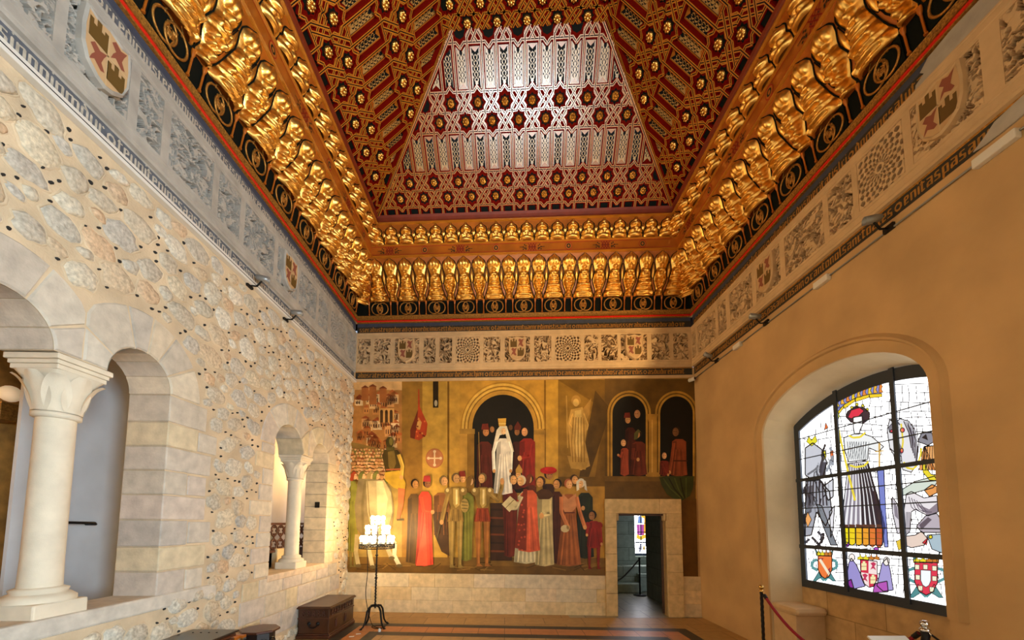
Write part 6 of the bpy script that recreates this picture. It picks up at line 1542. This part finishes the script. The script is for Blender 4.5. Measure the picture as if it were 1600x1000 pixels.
# camera in the far right corner
t = thing('security_camera', 'small white security camera high in the far right corner', 'camera', (XR-.02, 7.18, 4.5))
q = MB(); Mc = Matrix.Translation((XR-.10, 7.10, 4.50)) @ Matrix.Rotation(math.radians(25), 4, 'Z') @ Matrix.Rotation(PI/2, 4, 'X')
q.lathe([(.001, -.09), (.035, -.085), (.038, .04), (.03, .05), (.028, .045)], n=16, M=Mc); q.build('housing', M_['white'], t, (XR-.1, 7.1, 4.5))
q = MB(); q.lathe([(.001, .05), (.026, .046)], n=14, M=Mc); q.build('lens', M_['blackwood'], t, (XR-.1, 7.1, 4.5))
q = MB(); q.tube([(XR-.10, 7.12, 4.52), (XR-.05, 7.16, 4.56), (XR, 7.18, 4.56)], .012, 8); q.build('bracket', M_['white'], t, (XR-.05, 7.15, 4.55))
# beyond the door
t = thing('barrier_post', 'black barrier post standing in the room beyond the door', 'barrier post', (3.28, 9.42, 0), 'barrier posts')
q = MB(); q.lathe([(.16, 0), (.16, .012), (.03, .03)], (3.28, 9.42, 0), 24); q.build('base', M_['iron'], t, (3.28, 9.42, 0))
q = MB(); q.lathe([(.02, .03), (.02, .86), (.03, .87), (.03, .90), (.001, .92)], (3.28, 9.42, 0), 14); q.build('post', M_['iron'], t, (3.28, 9.42, 0))
q = MB(); q.tube(smooth([(3.26, 9.42, .85), (3.05, 9.45, .6), (2.8, 9.5, .36), (2.5, 9.55, .3), (2.2, 9.6, .4)]), .018, 6); tag(q.build('rope', M_['blackwood'], origin=(2.8, 9.5, .4)), 'dark rope hanging from the barrier post in the room beyond the door', 'rope')
# ------------------------------------------------------------------ wall spotlights of the room, and added floodlights
for a in (('R', 3.41, 'grey spotlight with bright lens on the right wall conduit near the arched window', 145, (-3.1, 5.2, 4.0)),
          ('R', 6.42, 'black spotlight on the right wall conduit nearest the far corner', 110, (-2.2, 6.2, 7.0)),
          ('R', 5.15, 'spotlight on the right wall conduit above the middle of the niche', 145, (-3.1, 6.2, 5.6)),
          ('R', .9, 'spotlight on the right wall conduit beyond the right edge of the photo', 35, (-2.6, 2.2, 6.6)),
          ('L', 4.47, 'small dark spotlight on the left wall track halfway along the frieze', 150, (3.6, 5.9, 3.6)),
          ('L', 5.23, 'small dark spotlight on the left wall track nearer the far corner', 150, (3.6, 6.6, 4.6)),
          ('L', 1.4, 'spotlight on the left wall track beyond the left edge of the photo', 35, (3.0, 2.4, 6.8))):
    spot(*a, WARM, math.radians(92 if a[3] == 150 else 125))
nS = V((-st, ct, 0)); sF_ = slope_frame(FAR); nrm = V((sF_[0][2], sF_[1][2], sF_[2][2])); nrm.normalize()
TGT = hit(815, 150, tuple(nrm), nrm.dot(V((sF_[0][3], sF_[1][3], sF_[2][3]))))
vv = (TGT-EYEP).normalized(); rr = vv - nrm*(2*vv.dot(nrm)); k_ = (.48-TGT.z)/rr.z; FP = TGT+rr*k_
FX, FY, FZ = FP.x, FP.y, FP.z  # floodlights added at the mirror point to whiten the end slope
for dx, lab in ((-1.35, 'grey floodlight added unseen behind the camera, the one towards the arcade'), (0, 'grey floodlight added unseen behind the camera, between the two others'), (1.35, 'grey floodlight added unseen behind the camera, the one towards the windows')):
    t = thing('fill_floodlight', lab, 'fill_floodlight', (FX+dx, FY, 0), 'added floodlights behind the camera')
    P = V((FX+dx, FY, FZ)); d = (TGT+V((dx*.55, 0, 0))-P).normalized(); M = d.to_track_quat('Z', 'Y').to_matrix().to_4x4(); M.translation = P
    q = MB(); q.lathe([(.15, -.2), (.34, -.16), (.38, .03), (.36, .03), (.355, .02)], n=20, M=M); q.build('housing', M_['steel'], t, tuple(P))
    q = MB(); q.lathe([(.001, .02), (.355, .02)], n=20, M=M); q.build('lens', M_['lamp'], t, tuple(P))
    q = MB(); q.tube([(FX+dx, FY, 0), (FX+dx, FY, FZ-.1)], .02, 8); q.lathe([(.2, 0), (.2, .02), (.03, .03)], (FX+dx, FY, 0), 20); q.build('bracket', M_['iron'], t, (FX+dx, FY, 0))
    ld = bpy.data.lights.new('lamp', 'SPOT'); lo = bpy.data.objects.new('lamp', ld); COL.objects.link(lo); ld.energy = 950; ld.color = (.84, .95, 1.); ld.spot_size = math.radians(34); ld.spot_blend = .8; ld.shadow_soft_size = .4
    lo.parent = t; M2 = d.to_track_quat('-Z', 'Y').to_matrix().to_4x4(); M2.translation = P+d*.08-V(t.location); lo.matrix_local = M2
w = bpy.data.worlds.new('world'); SC.world = w; w.use_nodes = True
w.node_tree.nodes['Background'].inputs[0].default_value = (.5, .62, .8, 1); w.node_tree.nodes['Background'].inputs[1].default_value = 1.
vs = SC.view_settings
vs.view_transform = 'Standard'; vs.look = 'None'; vs.gamma = 1; vs.use_curve_mapping = False; vs.exposure = 0.
SC.cycles.max_bounces = 8; SC.cycles.diffuse_bounces = 5; SC.cycles.sample_clamp_indirect = 8; SC.cycles.use_denoising = True
